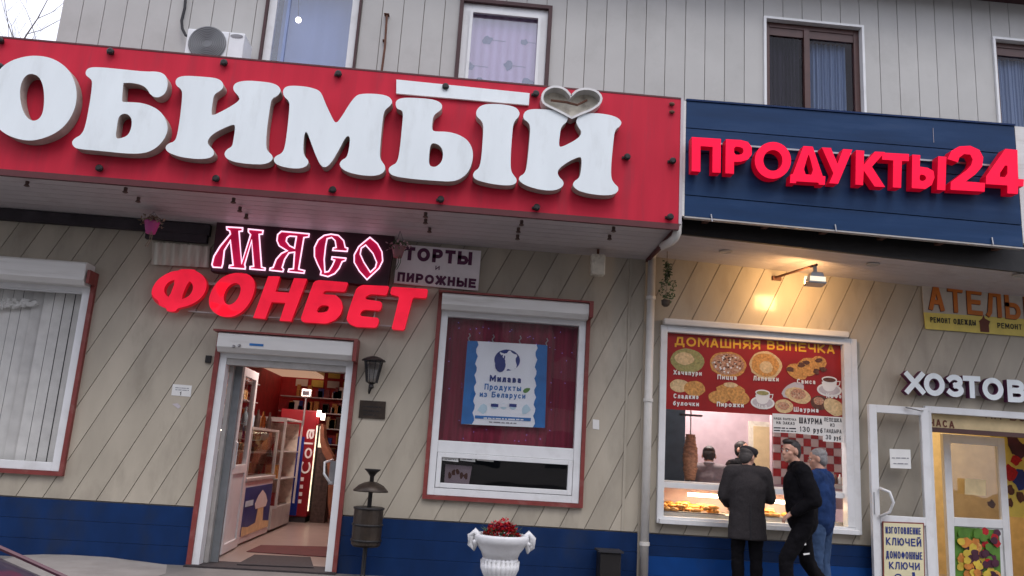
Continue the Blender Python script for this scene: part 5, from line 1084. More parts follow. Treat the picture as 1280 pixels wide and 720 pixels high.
PQ = thing('wall_plaque', 'small dark bronze plaque below the lantern', 'plaque', at(465, 520, 0)); MB().slab([at(450, 500, -.02), at(482.5, 502, -.02), at(481, 524, -.02), at(448, 522, -.02)], (0, .015, 0)).build('plate', 'bronze_metal', PQ, bevel=.003)
t_ = MB(); 
for k in range(3): scribble(t_, (454, 508.5+k*5), (477-k*3, 510+k*5), 2.2, -.023)
t_.build('print_marks', 'black_metal', PQ)['kind'] = 'stuff'
# litter bin
bp_ = at(459, 660, -.35)
BN = thing('litter_bin', 'bronze litter bin with a hooded lid on a black post beside the entrance', 'litter bin', (bp_.x, -.35, 0))
zt_, zb_4 = at(459, 634, -.35).z, at(459, 683, -.35).z; rr = .15
MB().lathe((bp_.x, -.35, zb_4), [(rr*.86, 0), (rr, .02), (rr*1.0, zt_-zb_4), (rr*.95, zt_-zb_4+.005), (rr*.9, .1), (rr*.8, .02)], 26, flute=.04, fn=26).build('bucket', 'bronze_metal', BN, smooth=False)
for z_ in (.05, .2, .36): MB().lathe((bp_.x, -.35, zb_4+z_), [(rr*1.03, 0), (rr*1.05, .01), (rr*1.03, .02)], 26).build('band', 'black_metal', BN)
zh = at(460, 608, -.35).z; MB().lathe((bp_.x, -.35, zh-.05), [(.175, 0), (.178, .01), (.13, .06), (.07, .09), (.03, .1)], 26).build('hood', 'bronze_metal', BN, smooth=True)
MB().lathe((bp_.x, -.35, 0), [(.14, 0), (.14, .02), (.03, .03), (.022, .06), (.022, zh+.1), (.05, zh+.14), (.085, zh+.17), (.08, zh+.175)], 16).build('post', 'black_metal', BN, smooth=True)
# urn
UC = at(627, 668, -1.5); UX, UY, UZ = UC.x, -1.5, UC.z
UR = thing('stone_urn', 'white fluted stone urn with curled handles standing on the pavement below the curtained window', 'urn', (UX, UY, 0))
ru = (at(664, 668, -1.5).x-at(590, 668, -1.5).x)/2*.93
print('urn', ru, UZ)
MB().lathe((UX, UY, 0), [(ru*.62, 0), (ru*.62, .06), (ru*.5, .08), (ru*.36, .12), (ru*.32, .17), (ru*.42, .2), (ru*.38, .23)], 32).build('foot', 'stone_white', UR, smooth=True)
hU = UZ
MB().lathe((UX, UY, 0), [(ru*.36, .231), (ru*.55, .27), (ru*.66, .33), (ru*.68, .40), (ru*.66, hU-.26), (ru*.62, hU-.2)], 96, flute=.10, fn=24).build('bowl', 'stone_white', UR, smooth=True)
MB().lathe((UX, UY, 0), [(ru*.62, hU-.199), (ru*.7, hU-.15), (ru*.83, hU-.11), (ru*.9, hU-.08), (ru, hU-.06), (ru*1.02, hU-.02), (ru, hU), (ru*.86, hU), (ru*.8, hU-.04)], 8*6).build('rim', 'stone_white', UR, smooth=True)
for s_ in (-1, 1):
    pts = [(UX+s_*ru*(.95+.17*math.sin(t*.9)*(1)), UY-.02, hU-.02-.15*t/3+.02*math.sin(t*2)) for t in [i*.35 for i in range(10)]]
    MB().tube([(UX+s_*ru*.72, UY-.06, hU-.03), (UX+s_*ru*.98, UY-.05, hU+.02), (UX+s_*ru*1.12, UY-.04, hU-.02), (UX+s_*ru*1.10, UY-.04, hU-.09), (UX+s_*ru*.98, UY-.05, hU-.12), (UX+s_*ru*.92, UY-.06, hU-.08), (UX+s_*ru*.99, UY-.08, hU-.055)], [.02, .03, .032, .03, .028, .022, .015], 10).build('handle', 'stone_white', UR, smooth=True)
FLW = thing('red_flowers', 'dense clump of small dark red flowers in the stone urn', 'flowers', (UX, UY, hU-.03))
mb = MB(); random.seed(5)
for i in range(340):
    a, r = random.uniform(0, 6.28), math.sqrt(random.random())*ru*.66
    z_ = hU-.03+(.15*(1-(r/(ru*.7))**2))*random.uniform(.35, 1.1); s_ = random.uniform(.012, .022); c = Vector((UX+r*math.cos(a), UY+r*math.sin(a), z_))
    for k in range(5):
        b_ = random.uniform(0, 6.28); d_ = Vector((math.cos(b_), math.sin(b_), random.uniform(-.3, .9))); e_ = d_.cross(Vector((0, 0, 1))).normalized()*s_*.5
        mb.add([c, c+d_*s_+e_, c+d_*s_*1.5, c+d_*s_-e_], [(0, 1, 2, 3)])
mb.build('blossoms', 'flower_red', FLW)['kind'] = 'stuff'
mb = MB()
for i in range(160):
    a, r = random.uniform(0, 6.28), math.sqrt(random.random())*ru*.7; c = Vector((UX+r*math.cos(a), UY+r*math.sin(a), hU-.03+random.uniform(-.01, .05)))
    d_ = Vector((math.cos(a), math.sin(a), random.uniform(.1, 1)))*.03; e_ = d_.cross(Vector((0, 0, 1)))*.3; mb.add([c, c+d_+e_, c+d_*1.8, c+d_-e_], [(0, 1, 2, 3)])
mb.build('leaves', 'foliage', FLW)['kind'] = 'stuff'
MB().lathe((UX, UY, hU-.07), [(ru*.78, 0), (ru*.78, .03)], 24).build('soil', 'bark', FLW)
# drain pipe
DP = thing('drain_pipe', 'white drain pipe bending out under the canopy corner and running down the wall joint', 'drain pipe', at(808, 720, -.1))
px0 = at(809, 550, -.09).x; zt_ = at(815, 322, -.09).z
MB().tube([(px0, -.09, .02), (px0, -.09, zt_)], .045, 14).build('pipe', 'pipe_white', DP, smooth=True)
e1 = Vector((px0, -.09, zt_)); e2 = at(844, 297, -1.2)
MB().tube([e1+Vector((0, 0, -.02)), e1+Vector((.0, -.02, .03)), e1+Vector((.03, -.08, .08)), e2+Vector((-.02, .1, -.02)), e2, e2+Vector((.015, -.015, .05)), e2+Vector((.02, -.015, .16))], .043, 14).build('elbow', 'pipe_white', DP, smooth=True)
for py in (372, 500, 680): z_ = at(809, py, -.09).z; MB().lathe((px0, -.09, z_), [(.05, -.02), (.055, -.018), (.055, .018), (.05, .02)], 14).build('collar', 'pipe_white', DP); MB().box((px0-.01, -.04, z_-.01), (px0+.01, .0, z_+.01)).build('clip', 'grey_metal', DP)
# floodlight
FA, FB_ = at(969, 347, -.02), at(1021, 331, -.72)
FLD = thing('floodlight', 'small grey floodlight on a thin rusty arm above the bakery window', 'floodlight', FA)
MB().tube([FA, FB_], .014, 8).build('arm', 'rust', FLD); MB().box((FA.x-.03, -.03, FA.z-.03), (FA.x+.07, -.0, FA.z+.02)).build('wall_bracket', 'rust', FLD)
LC = at(1019, 347, -.74)
MB().add([(LC.x-.1, LC.y-.06, LC.z-.07), (LC.x+.1, LC.y-.06, LC.z-.07), (LC.x+.1, LC.y+.07, LC.z-.09), (LC.x-.1, LC.y+.07, LC.z-.09), (LC.x-.06, LC.y-.06, LC.z+.05), (LC.x+.06, LC.y-.06, LC.z+.05), (LC.x+.06, LC.y+.03, LC.z+.05), (LC.x-.06, LC.y+.03, LC.z+.05)], [(0, 1, 2, 3), (7, 6, 5, 4), (0, 4, 5, 1), (1, 5, 6, 2), (2, 6, 7, 3), (3, 7, 4, 0)]).build('housing', 'steel', FLD, bevel=.006)
MB().box((LC.x-.085, LC.y-.066, LC.z-.05), (LC.x+.085, LC.y-.061, LC.z-.0)).build('lens', 'flood_front', FLD)
MB().tube([LC+Vector((0, 0, .05)), LC+Vector((.0, .0, .12))], .02, 8).build('swivel', 'grey_metal', FLD)
MB().box((LC.x-.085, LC.y+.074, LC.z-.07), (LC.x+.085, LC.y+.078, LC.z+.03)).build('rear_lens', 'flood_front', FLD)
sp = bpy.data.lights.new('flood_lamp', 'AREA'); sp.energy = 7.5; sp.color = (1, .56, .22); sp.shape = 'RECTANGLE'; sp.size = .24; sp.size_y = .17
spo = bpy.data.objects.new('flood_lamp', sp); COL.objects.link(spo); spo.parent = FLD
src = LC+Vector((0, .085, -.01)); tgt = at(975, 372, 0); spo.location = src-FA; spo.rotation_euler = (src-tgt).to_track_quat('Z', 'Y').to_euler()
# hanging pots
def pot(name, label, px, py, s, mp, plant, yq):
    P = at(px, py, yq); T = thing(name, label, 'hanging pot', P)
    MB().lathe(P, [(.055*s, 0), (.07*s, .06*s), (.085*s, .13*s), (.095*s, .15*s), (.09*s, .155*s), (.075*s, .13*s)], 18).build('pot', mp, T, smooth=True)
    for a in (0, 2.1, 4.2): MB().tube([P+Vector((.09*s*math.cos(a), .09*s*math.sin(a), .15*s)), Vector((P.x, P.y, ZS-.01))], .003, 4).build('cord', 'ink_grey', T)
    mb = MB(); mf = MB()
    for i in range(150):
        a, r = random.uniform(0, 6.28), random.uniform(0, .15)*s; c = P+Vector((r*math.cos(a), r*math.sin(a), .16*s+random.uniform(-.03, .05)*s-(max(0, r/s-.1))*.5*s)); v = Vector((random.uniform(-1, 1), random.uniform(-1, 1), random.uniform(-1, .8))).normalized()*.03*s; e = v.orthogonal().normalized()*.012*s
        (mb if i % 2 else mf).add([c, c+v+e, c+v*1.7, c+v-e], [(0, 1, 2, 3)])
    for k in range(2):
        pts = [P+Vector((.02*k, -.05*s, .02))+Vector((.02*math.sin(j), 0, -.05*j*s)) for j in range(5)]; mb.tube(pts, .004, 4)
    mb.build('foliage', plant, T)['kind'] = 'stuff'; mf.build('blossoms', 'dry_plant' if plant == 'dry_plant' else 'flower_pink', T)['kind'] = 'stuff'
pot('flower_pot', 'pink hanging pot of dry flowers under the canopy left of the neon sign', 188, 292, .85, 'pot_pink', 'dry_plant', -.45)
pot('flower_pot', 'small brownish hanging pot of pale flowers in front of the grey cake board', 497, 322, .8, 'pot_brown', 'foliage', -.45)
HP = thing('hanging_plant', 'small trailing green plant hanging on a cord beside the drain pipe', 'hanging plant', at(833, 378, -.3))
mb = MB(); c0 = at(834, 322, -.3); 
for i in range(200):
    f = random.random(); P = at(834+random.gauss(0, 1), 326+52*f, -.3); r = .02 if f < .45 else .085*math.sin(min(1, (f-.35)/.65)*math.pi*.85+.2); c = P+Vector((random.uniform(-r, r), random.uniform(-r, r), 0)); v = Vector((random.uniform(-1, 1), random.uniform(-1, 1), random.uniform(-1, .5))).normalized()*.028; e = v.orthogonal().normalized()*.014
    mb.add([c, c+v+e, c+v*1.6, c+v-e], [(0, 1, 2, 3)])
mb.build('leaves', 'foliage', HP)['kind'] = 'stuff'; MB().tube([at(834, 308, -.3), at(834, 345, -.3), at(832, 378, -.3)], .005, 5).build('cord', 'dry_plant', HP)
MB().lathe(at(832, 381, -.3), [(.02, -.02), (.045, 0), (.05, .05)], 12).build('pot', 'bark', HP)
# small wall items
SB = thing('siren_box', 'small yellowish box hanging under the canopy above the curtained window', 'box', at(748, 320, -.3))
b0 = at(747, 331, -.3); MB().box((b0.x-.075, -.36, b0.z-.12), (b0.x+.075, -.24, b0.z+.11)).build('box', 'dirty_cream', SB, bevel=.01); MB().tube([(b0.x, -.3, b0.z+.11), (b0.x, -.3, ZS)], .015, 6).build('stem', 'rust', SB)
for nm, lb, q, m_ in (('paper_notice', 'small white paper notice stuck to the diagonal boards left of the entrance', [(216, 480), (240, 482), (238, 496), (214, 494)], 'paper'),
                      ('wall_sticker', 'tiny torn white sticker on the wall right of the curtained window', [(741, 524), (749, 525), (749, 537), (741, 536)], 'paper'),
                      ('paint_patch', 'small pale torn paper scrap below the white notice left of the entrance', [(215, 505), (222, 504), (226, 508), (223, 511)], 'grey_white')):
    T = MB().slab([at(x, y, -.004) for x, y in q], (0, .003, 0)).build(nm, m_, None, origin=at(*q[0], 0)); tag(T, lb, 'paper')
    if nm == 'paper_notice':
        t_ = MB()
        for k in range(2): scribble(t_, (219, 485+k*2.6), (236, 486+k*2.6), 1.4, -.006)
        o = t_.build('print_marks', 'ink_grey', T); o['kind'] = 'stuff'
        t_ = MB(); ptext(t_, '1', (224, 494), (227, 494), 4.5, -.006, .25); t_.build('lettering', 'ink', T)
tag(MB().box(at(257, 444, -.03), at(264, 454, .0)).build('wall_switch', 'black_metal', None, origin=at(260, 449, 0), bevel=.004), 'small dark box on the wall at the top left of the entrance', 'switch box')
PSH = thing('plastic_sheet', 'crumpled cream ribbed plastic strip on the wall above the slanted red letters', 'plastic strip', at(225, 320, -.03))
pts = []; n = 40; vs = []
for i in range(n+1):
    a = at(191+72*i/n, 303+6*i/n, -.03); b = at(190+72*i/n, 331+4*i/n, -.03); d = .02*math.sin(i*1.1)*random.uniform(.4, 1); vs += [a+Vector((0, d-.02, random.uniform(-.01, .01))), b+Vector((0, d*.6-.02, 0))]
MB().add(vs, [(2*i, 2*i+2, 2*i+3, 2*i+1) for i in range(n)]).build('strip', 'plastic_sheet', PSH, smooth=True)
GB2 = thing('ground_box', 'small dark box standing low against the blue base left of the drain pipe', 'box', at(763, 712, -.2)); bx_ = at(763, 690, -.2)
MB().box((bx_.x-.12, -.28, 0), (bx_.x+.1, -.06, bx_.z)).build('casing', 'black_metal', GB2, bevel=.012); MB().box((bx_.x-.14, -.3, bx_.z+.001), (bx_.x+.12, -.04, bx_.z+.02)).build('lid', 'ink', GB2)
ST = thing('brown_stone', 'rough brown stone lying at the foot of the drain pipe', 'stone', at(795, 716, -.25)); s_ = at(795, 716, -.25); MB().ball((s_.x, -.3, .05), (.14, .12, .10), 14, 9, .12).build('stone', 'rust', ST, smooth=True)
# ------------------------------------------------------------------ people
def caps(mb, a, b, ra, rb, n=12, flat=1.0, fdir=(0, 1, 0)):
    """tapered limb with round ends"""
    a, b = Vector(a), Vector(b); ax = (b-a); L = ax.length; ax = ax.normalized() if L > 1e-6 else Vector((0, 0, 1))
    u = ax.cross(Vector(fdir)); u = u.normalized() if u.length > .05 else Vector((1, 0, 0)); v = ax.cross(u).normalized(); k = len(mb.v); rings = []
    for i in range(4): th = math.pi/2*(1-i/4.); rings.append((-ra*math.sin(th), ra*math.cos(th)))
    for i in range(5): f = i/4; rings.append((L*f, ra+(rb-ra)*f))
    for i in range(1, 5): th = math.pi/2*i/4.; rings.append((L+rb*math.sin(th), rb*math.cos(th)))
    for (t, r) in rings:
        r = max(r, .0005)
        for j in range(n): an = 2*math.pi*j/n; mb.v.append(a+ax*t+u*r*math.cos(an)+v*r*flat*math.sin(an))
    for i in range(len(rings)-1):
        for j in range(n): mb.f.append((k+i*n+j, k+i*n+(j+1) % n, k+(i+1)*n+(j+1) % n, k+(i+1)*n+j))
    mb.f.append(tuple(k+j for j in range(n))[::-1]); mb.f.append(tuple(k+(len(rings)-1)*n+j for j in range(n)))
    return mb
def fuse(mb, name, m, parent, vox=.012, smooth=4, wrinkle=0, seed=0):
    """merge overlapping volumes into one continuous skin"""
    o0 = Vector(parent['_o']); me = bpy.data.meshes.new('tmp'); me.from_pydata([v-o0 for v in mb.v], [], mb.f); me.update()
    t = bpy.data.objects.new('tmp', me); COL.objects.link(t)
    r = t.modifiers.new('r', 'REMESH'); r.mode = 'VOXEL'; r.voxel_size = vox
    s_ = t.modifiers.new('s', 'SMOOTH'); s_.iterations = smooth; s_.factor = .6
    if wrinkle:
        tx = bpy.data.textures.new('folds', 'CLOUDS'); tx.noise_scale = .09; d = t.modifiers.new('d', 'DISPLACE'); d.texture = tx; d.strength = wrinkle; d.mid_level = .5; d.texture_coords = 'GLOBAL'
        if name in ('jacket', 'trousers'):
            t2 = bpy.data.textures.new('creases', 'CLOUDS'); t2.noise_scale = .035; d2 = t.modifiers.new('d2', 'DISPLACE'); d2.texture = t2; d2.strength = wrinkle*.5; d2.mid_level = .5; d2.texture_coords = 'GLOBAL'
    dg = bpy.context.evaluated_depsgraph_get(); me2 = bpy.data.meshes.new_from_object(t.evaluated_get(dg)); bpy.data.objects.remove(t)
    me2.name = name; me2.materials.clear(); me2.materials.append(MATS[m])
    for p in me2.polygons: p.use_smooth = True
    o = bpy.data.objects.new(name, me2); COL.objects.link(o); o.parent = parent; o['_o'] = tuple(o0); return o
def head(mb, c, fwd, s=1.0):
    """face volumes: c centre of skull, fwd unit direction the face looks to; returns frame"""
    f = Vector(fwd).normalized(); up = Vector((0, 0, 1)); r = f.cross(up).normalized(); up = r.cross(f).normalized()
    def P(x, y, z): return c+r*x*s+f*y*s+up*z*s
    def el(x, y, z, a, b, d, n=14, m=9):
        k = len(mb.v)
        for i in range(m+1):
            th = math.pi*i/m
            for j in range(n): ph = 2*math.pi*j/n; mb.v.append(P(x+a*math.sin(th)*math.cos(ph), y+b*math.sin(th)*math.sin(ph), z+d*math.cos(th)))
        for i in range(m):
            for j in range(n): mb.f.append((k+i*n+j, k+(i+1)*n+j, k+(i+1)*n+(j+1) % n, k+i*n+(j+1) % n))
    el(0, -.012, .03, .074, .092, .085); el(0, .028, -.03, .056, .058, .075); el(0, .052, -.085, .026, .026, .024)   # skull, face, chin
    el(0, .082, -.012, .012, .022, .022); el(0, .088, -.022, .016, .018, .011)   # nose
    el(0, .078, -.052, .022, .012, .006); el(0, .077, -.063, .019, .011, .006)   # lips
    el(.028, .070, .022, .026, .016, .010); el(-.028, .070, .022, .026, .016, .010)  # brow
    el(.04, .045, -.02, .022, .026, .02); el(-.04, .045, -.02, .022, .026, .02)
    for s_ in (-1, 1): el(s_*.078, -.008, -.005, .010, .020, .032)
    return P, el
def person(label, loc, yaw, skel, top, pants, hair, cap=None, hh=1.66, group=None, seed=1, coat=False, bulk=1.0, sit=None, hairy=1):
    """skel gives joints in body space: x right, y forward, z up (for a 1.70 m person)"""
    random.seed(seed); T = thing('person', label, 'person', loc); k = hh/1.70; cy, sy = math.cos(yaw), math.sin(yaw)
    def W(p): x, y, z = p; return Vector((loc[0]+k*(x*cy-y*sy), loc[1]+k*(x*sy+y*cy), loc[2]+k*z))
    fd = Vector((-sy, cy, 0)); S = {n: W(p) for n, p in skel.items()}
    hy = skel.get('hyaw', (0, 0, 0))[0]; hf = Vector((-math.sin(yaw+hy), math.cos(yaw+hy), skel.get('hpitch', (0, 0, 0))[0]))
    # body: head, neck, trunk, arms, legs as one skin
    b = MB(); head(b, S['head'], hf, k*1.03)
    caps(b, S['neck'], S['head']+Vector((0, 0, -.03)), .055*k, .052*k); caps(b, S['pelvis'], S['neck']+Vector((0, 0, -.12)), .12*k, .10*k, flat=.7, fdir=fd)
    for s_ in 'lr':
        caps(b, S['neck']+Vector((0, 0, -.06)), S['sh'+s_], .05*k, .05*k); caps(b, S['sh'+s_], S['el'+s_], .045*k, .036*k); caps(b, S['el'+s_], S['ha'+s_], .036*k, .026*k)
        caps(b, S['hip'+s_], S['kn'+s_], .075*k, .05*k); caps(b, S['kn'+s_], S['an'+s_], .05*k, .036*k)
        # hand: palm, four fingers, thumb
        d = (S['ha'+s_]-S['el'+s_]).normalized(); side = d.cross(fd); side = side.normalized() if side.length > .1 else Vector((1, 0, 0)); nn = d.cross(side).normalized()
        h0 = S['ha'+s_]; caps(b, h0+d*.01, h0+d*.07*k, .026*k, .034*k, flat=.5, fdir=nn)
        for i in range(4):
            o = side*(.026-.0175*i)*k; L = (.062, .072, .068, .052)[i]*k; p1 = h0+d*.085*k+o; p2 = p1+d*L*.5+nn*.008; p3 = p2+d*L*.4+nn*.022
            caps(b, p1, p2, .0095*k, .0088*k, 8); caps(b, p2, p3, .0088*k, .0075*k, 8)
        p1 = h0+d*.03*k+side*.03*k; p2 = p1+d*.03*k+side*.022*k+nn*.01; caps(b, p1, p2, .012*k, .010*k, 8); caps(b, p2, p2+d*.028*k, .010*k, .008*k, 8)
    body = fuse(b, 'body', 'skin', T, .007, 2)
    # eyes, brows
    f = hf.normalized(); r_ = f.cross(Vector((0, 0, 1))).normalized(); u_ = r_.cross(f).normalized()
    for s_ in (-1, 1):
        e = S['head']+(r_*s_*.030+f*.0735+u_*.004)*k*1.03; MB().ball(e, .0088*k, 10, 7).build('eye', 'cup_white', T, smooth=True); MB().ball(e+f*.006*k, .006*k, 8, 6).build('iris', 'ink', T, smooth=True)
        MB().tube([e+(r_*-.02+u_*.018+f*.004)*k, e+(u_*.024+f*.009)*k, e+(r_*.02+u_*.018+f*.004)*k], .0042*k, 6).build('eyebrow', hair, T)
    # hair: cap hugging the skull, open at the face
    if hair:
        h = MB(); _, el = head(MB(), S['head'], hf, k*1.03)
        def E(x, y, z, a, b_, d): 
            n, m = 16, 10; kk = len(h.v)
            for i in range(m+1):
                th = math.pi*i/m
                for j in range(n):
                    ph = 2*math.pi*j/n; q = 1+random.uniform(-.02, .02)
                    h.v.append(S['head']+(r_*(x+a*math.sin(th)*math.cos(ph)*q)+f*(y+b_*math.sin(th)*math.sin(ph)*q)+u_*(z+d*math.cos(th)*q))*k*1.03)
            for i in range(m):
                for j in range(n): h.f.append((kk+i*n+j, kk+(i+1)*n+j, kk+(i+1)*n+(j+1) % n, kk+i*n+(j+1) % n))
        E(0, -.022, .052, .078, .088, .070); E(0, -.050, .0, .074, .060, .088); E(0, -.03, .05, .076, .088, .062); E(.055, -.024, .02, .024, .030, .05); E(-.055, -.024, .02, .024, .030, .05)
        if hairy > 1: E(0, .03, .095, .06, .05, .03)
        fuse(h, 'hair', hair, T, .006, 2, wrinkle=.006)
    if cap:
        c = MB(); cc = S['head']+(u_*.075+f*.0)*k
        kk = len(c.v); n = 22; prof = [(.088, -.03), (.10, -.005), (.108, .018), (.10, .036), (.06, .046), (.01, .048)]
        for (rr, zz_) in prof:
            for j in range(n): a = 2*math.pi*j/n; c.v.append(cc+(r_*rr*math.cos(a)*.95+f*(rr*math.sin(a)*1.12+.008)+u_*zz_)*k)
        for i in range(len(prof)-1):
            for j in range(n): c.f.append((kk+i*n+j, kk+i*n+(j+1) % n, kk+(i+1)*n+(j+1) % n, kk+(i+1)*n+j))
        C_ = c.build('flat_cap', cap, T, smooth=True)
        c = MB(); c.slab([cc+(r_*x+f*y+u_*-.022)*k for x, y in ((-.07, .07), (-.05, .115), (0, .135), (.05, .115), (.07, .07))], u_*.008); c.build('cap_peak', cap, T)
    # top garment
    g = MB(); ch = (S['shl']+S['shr'])/2
    caps(g, S['pelvis']+Vector((0, 0, -.0 if coat else -.02)), ch+Vector((0, 0, -.16*k)), .180*k*bulk, .19*k*bulk, 18, .76, fd); caps(g, ch+Vector((0, 0, -.17*k)), ch+Vector((0, 0, -.05*k)), .19*k*bulk, .14*k*bulk, 18, .62, fd)
    caps(g, S['shl']*.88+S['shr']*.12, S['shr']*.88+S['shl']*.12, .085*k*bulk, .085*k*bulk, 14)
    caps(g, ch, S['neck']+Vector((0, 0, -.005)), .085*k, .064*k)
    for s_ in 'lr': caps(g, S['sh'+s_], S['el'+s_], .080*k*bulk, .066*k*bulk); caps(g, S['el'+s_], S['ha'+s_]-(S['ha'+s_]-S['el'+s_]).normalized()*.02*k, .066*k*bulk, .050*k*bulk)
    if coat:
        pl = S['pelvis']; caps(g, pl+Vector((0, 0, .05)), pl+Vector((0, 0, -.02*k)), .185*k, .20*k, 18, .74, fd)
        c0 = pl+Vector((0, 0, -.02*k)); kk = len(g.v); n = 20; sr = Vector((math.cos(yaw), math.sin(yaw), 0))
        for rr, dz in ((.19, .1), (.205, -.06), (.215, -.2), (.218, -.27), (.16, -.27)):
            for j in range(n): a = 2*math.pi*j/n; g.v.append(c0+sr*rr*k*math.cos(a)+fd*rr*.74*k*math.sin(a)+Vector((0, 0, dz*k)))
        for i in range(4):
            for j in range(n): g.f.append((kk+i*n+j, kk+(i+1)*n+j, kk+(i+1)*n+(j+1) % n, kk+i*n+(j+1) % n))
        g.f.append(tuple(kk+j for j in range(n))); g.f.append(tuple(kk+4*n+j for j in range(n))[::-1])
    fuse(g, 'jacket', top, T, .013, 5, wrinkle=.014 if coat else .022)
    if coat:
        bk = S['pelvis']-fd*.168*k; MB().tube([bk+Vector((0, 0, .10*k)), bk-fd*.006+Vector((0, 0, -.28*k))], .004, 5).build('back_vent', 'ink', T)
    # collar
    g = MB(); n = 18; kk = 0
    for (rr, zz_) in ((.073, -.015), (.070, .03), (.062, .045), (.056, .03)):
        for j in range(n): a = 2*math.pi*j/n; g.v.append(S['neck']+Vector((rr*math.cos(a)*k, rr*math.sin(a)*k, zz_*k)))
    for i in range(3):
        for j in range(n): g.f.append((i*n+j, i*n+(j+1) % n, (i+1)*n+(j+1) % n, (i+1)*n+j))
    g.build('collar', top, T, smooth=True)
    g = MB(); caps(g, S['hipl']*.8+S['hipr']*.2, S['hipr']*.8+S['hipl']*.2, .112*k, .112*k, 14, .95)
    for s_ in 'lr':
        caps(g, S['hip'+s_]+Vector((0, 0, -.05)), S['kn'+s_], .098*k, .072*k); caps(g, S['kn'+s_], S['an'+s_]+Vector((0, 0, .03)), .074*k, .062*k)
    fuse(g, 'trousers', pants, T, .013, 4, wrinkle=.022)
    for s_ in 'lr':
        a = S['an'+s_]; a = Vector((a.x, a.y, loc[2]+.05)) if a.z < loc[2]+.14*k+.02 else a
        tf = Vector(fd); g = MB(); caps(g, a+Vector((0, 0, -.005))-tf*.05, a+tf*.13+Vector((0, 0, -.012)), .042, .036); sh = fuse(g, 'shoe', 'shoe', T, .009, 3)
    return T
def sk(hyaw=0, hpitch=0, **kw):
    d = dict(head=(0, .03, 1.585), neck=(0, -.01, 1.44), pelvis=(0, 0, .95), shl=(-.185, 0, 1.385), shr=(.185, 0, 1.385), ell=(-.25, -.01, 1.11), elr=(.25, -.01, 1.11), hal=(-.25, .1, .88), har=(.25, .1, .88),
             hipl=(-.09, 0, .92), hipr=(.09, 0, .92), knl=(-.1, .02, .50), knr=(.1, .02, .50), anl=(-.1, -.01, .09), anr=(.1, -.01, .09), hyaw=(hyaw, 0, 0), hpitch=(hpitch, 0, 0))
    d.update(kw); return d
PI = math.pi
p_ = at(934, 600, -.42)
person('man in a dark grey jacket and flat cap seen from behind at the serving window', (p_.x+.0, -.42, 0), -.12, sk(hyaw=-.75, hpitch=-.35, head=(.02, .08, 1.555), neck=(0, .04, 1.43), elr=(.27, .06, 1.12), har=(.2, .26, 1.12), ell=(-.26, .03, 1.12), hal=(-.17, .2, 1.02)), 'suit_cloth', 'black_cloth', 'hair_ash', 'cap_cloth', hh=at(934, 556, -.42).z+.0, coat=True, seed=2, bulk=1.08)
p_ = at(1000, 600, -1.05)
YM_ = person('young man in black walking left past the serving window with one hand at his pocket', (p_.x+.02, -1.05, 0), 1.35, sk(hyaw=.6, head=(0, .11, 1.575), neck=(0, .05, 1.44), shl=(-.185, .03, 1.385), shr=(.185, .03, 1.385), hpitch=0, ell=(-.26, -.07, 1.11), hal=(-.19, .12, .98), elr=(.25, -.03, 1.12), har=(.20, .03, .88), knl=(-.1, .18, .52), anl=(-.1, .18, .09), knr=(.1, -.06, .5), anr=(.1, -.30, .12)), 'black_cloth', 'black_cloth', 'hair_dark', hh=at(990, 549, -1.05).z, seed=4, hairy=2, bulk=1.08)
MB().prism(onplane([(1004,674),(1006,673),(1008,681),(1006,682)], lambda x, y: (x, y), -1.17, 0), [], (0, .004, 0), True).build('pocket_mark', 'cup_white', YM_); MB().prism(onplane([(1004,692),(1012,691),(1012,693),(1005,694)], lambda x, y: (x, y), -1.17, 0), [], (0, .004, 0), True).build('pocket_mark', 'cup_white', YM_)
p_ = at(1022, 600, -.6)
person('grey-haired man in blue denim jacket and jeans behind the young man in black', (p_.x+.05, -.55, 0), .75, sk(hyaw=.45, hpitch=-.15, ell=(-.26, .05, 1.1), hal=(-.18, .22, 1.0), elr=(.26, .0, 1.1), har=(.25, .12, .9)), 'denim_jacket', 'jeans', 'hair_grey', hh=at(1020, 561, -.55).z, seed=6, bulk=1.05)
p_ = at(886, 600, .95)
person('seller in a grey shirt with short dark hair seen from behind inside the bakery', (p_.x, .95, at(884, 555, .95).z-1.66), -.3, sk(hpitch=-.5, head=(0, .1, 1.55)), 'shirt_grey', 'black_cloth', 'hair_dark', hh=1.66, seed=8, group=None)
p_ = at(930, 600, 1.3)
person('second bakery worker with dark hair mostly hidden behind the man in the flat cap', (p_.x+.03, 1.5, at(927, 552, 1.5).z-1.66), -2.6, sk(), 'black_cloth', 'black_cloth', 'hair_dark', hh=1.66, seed=9)
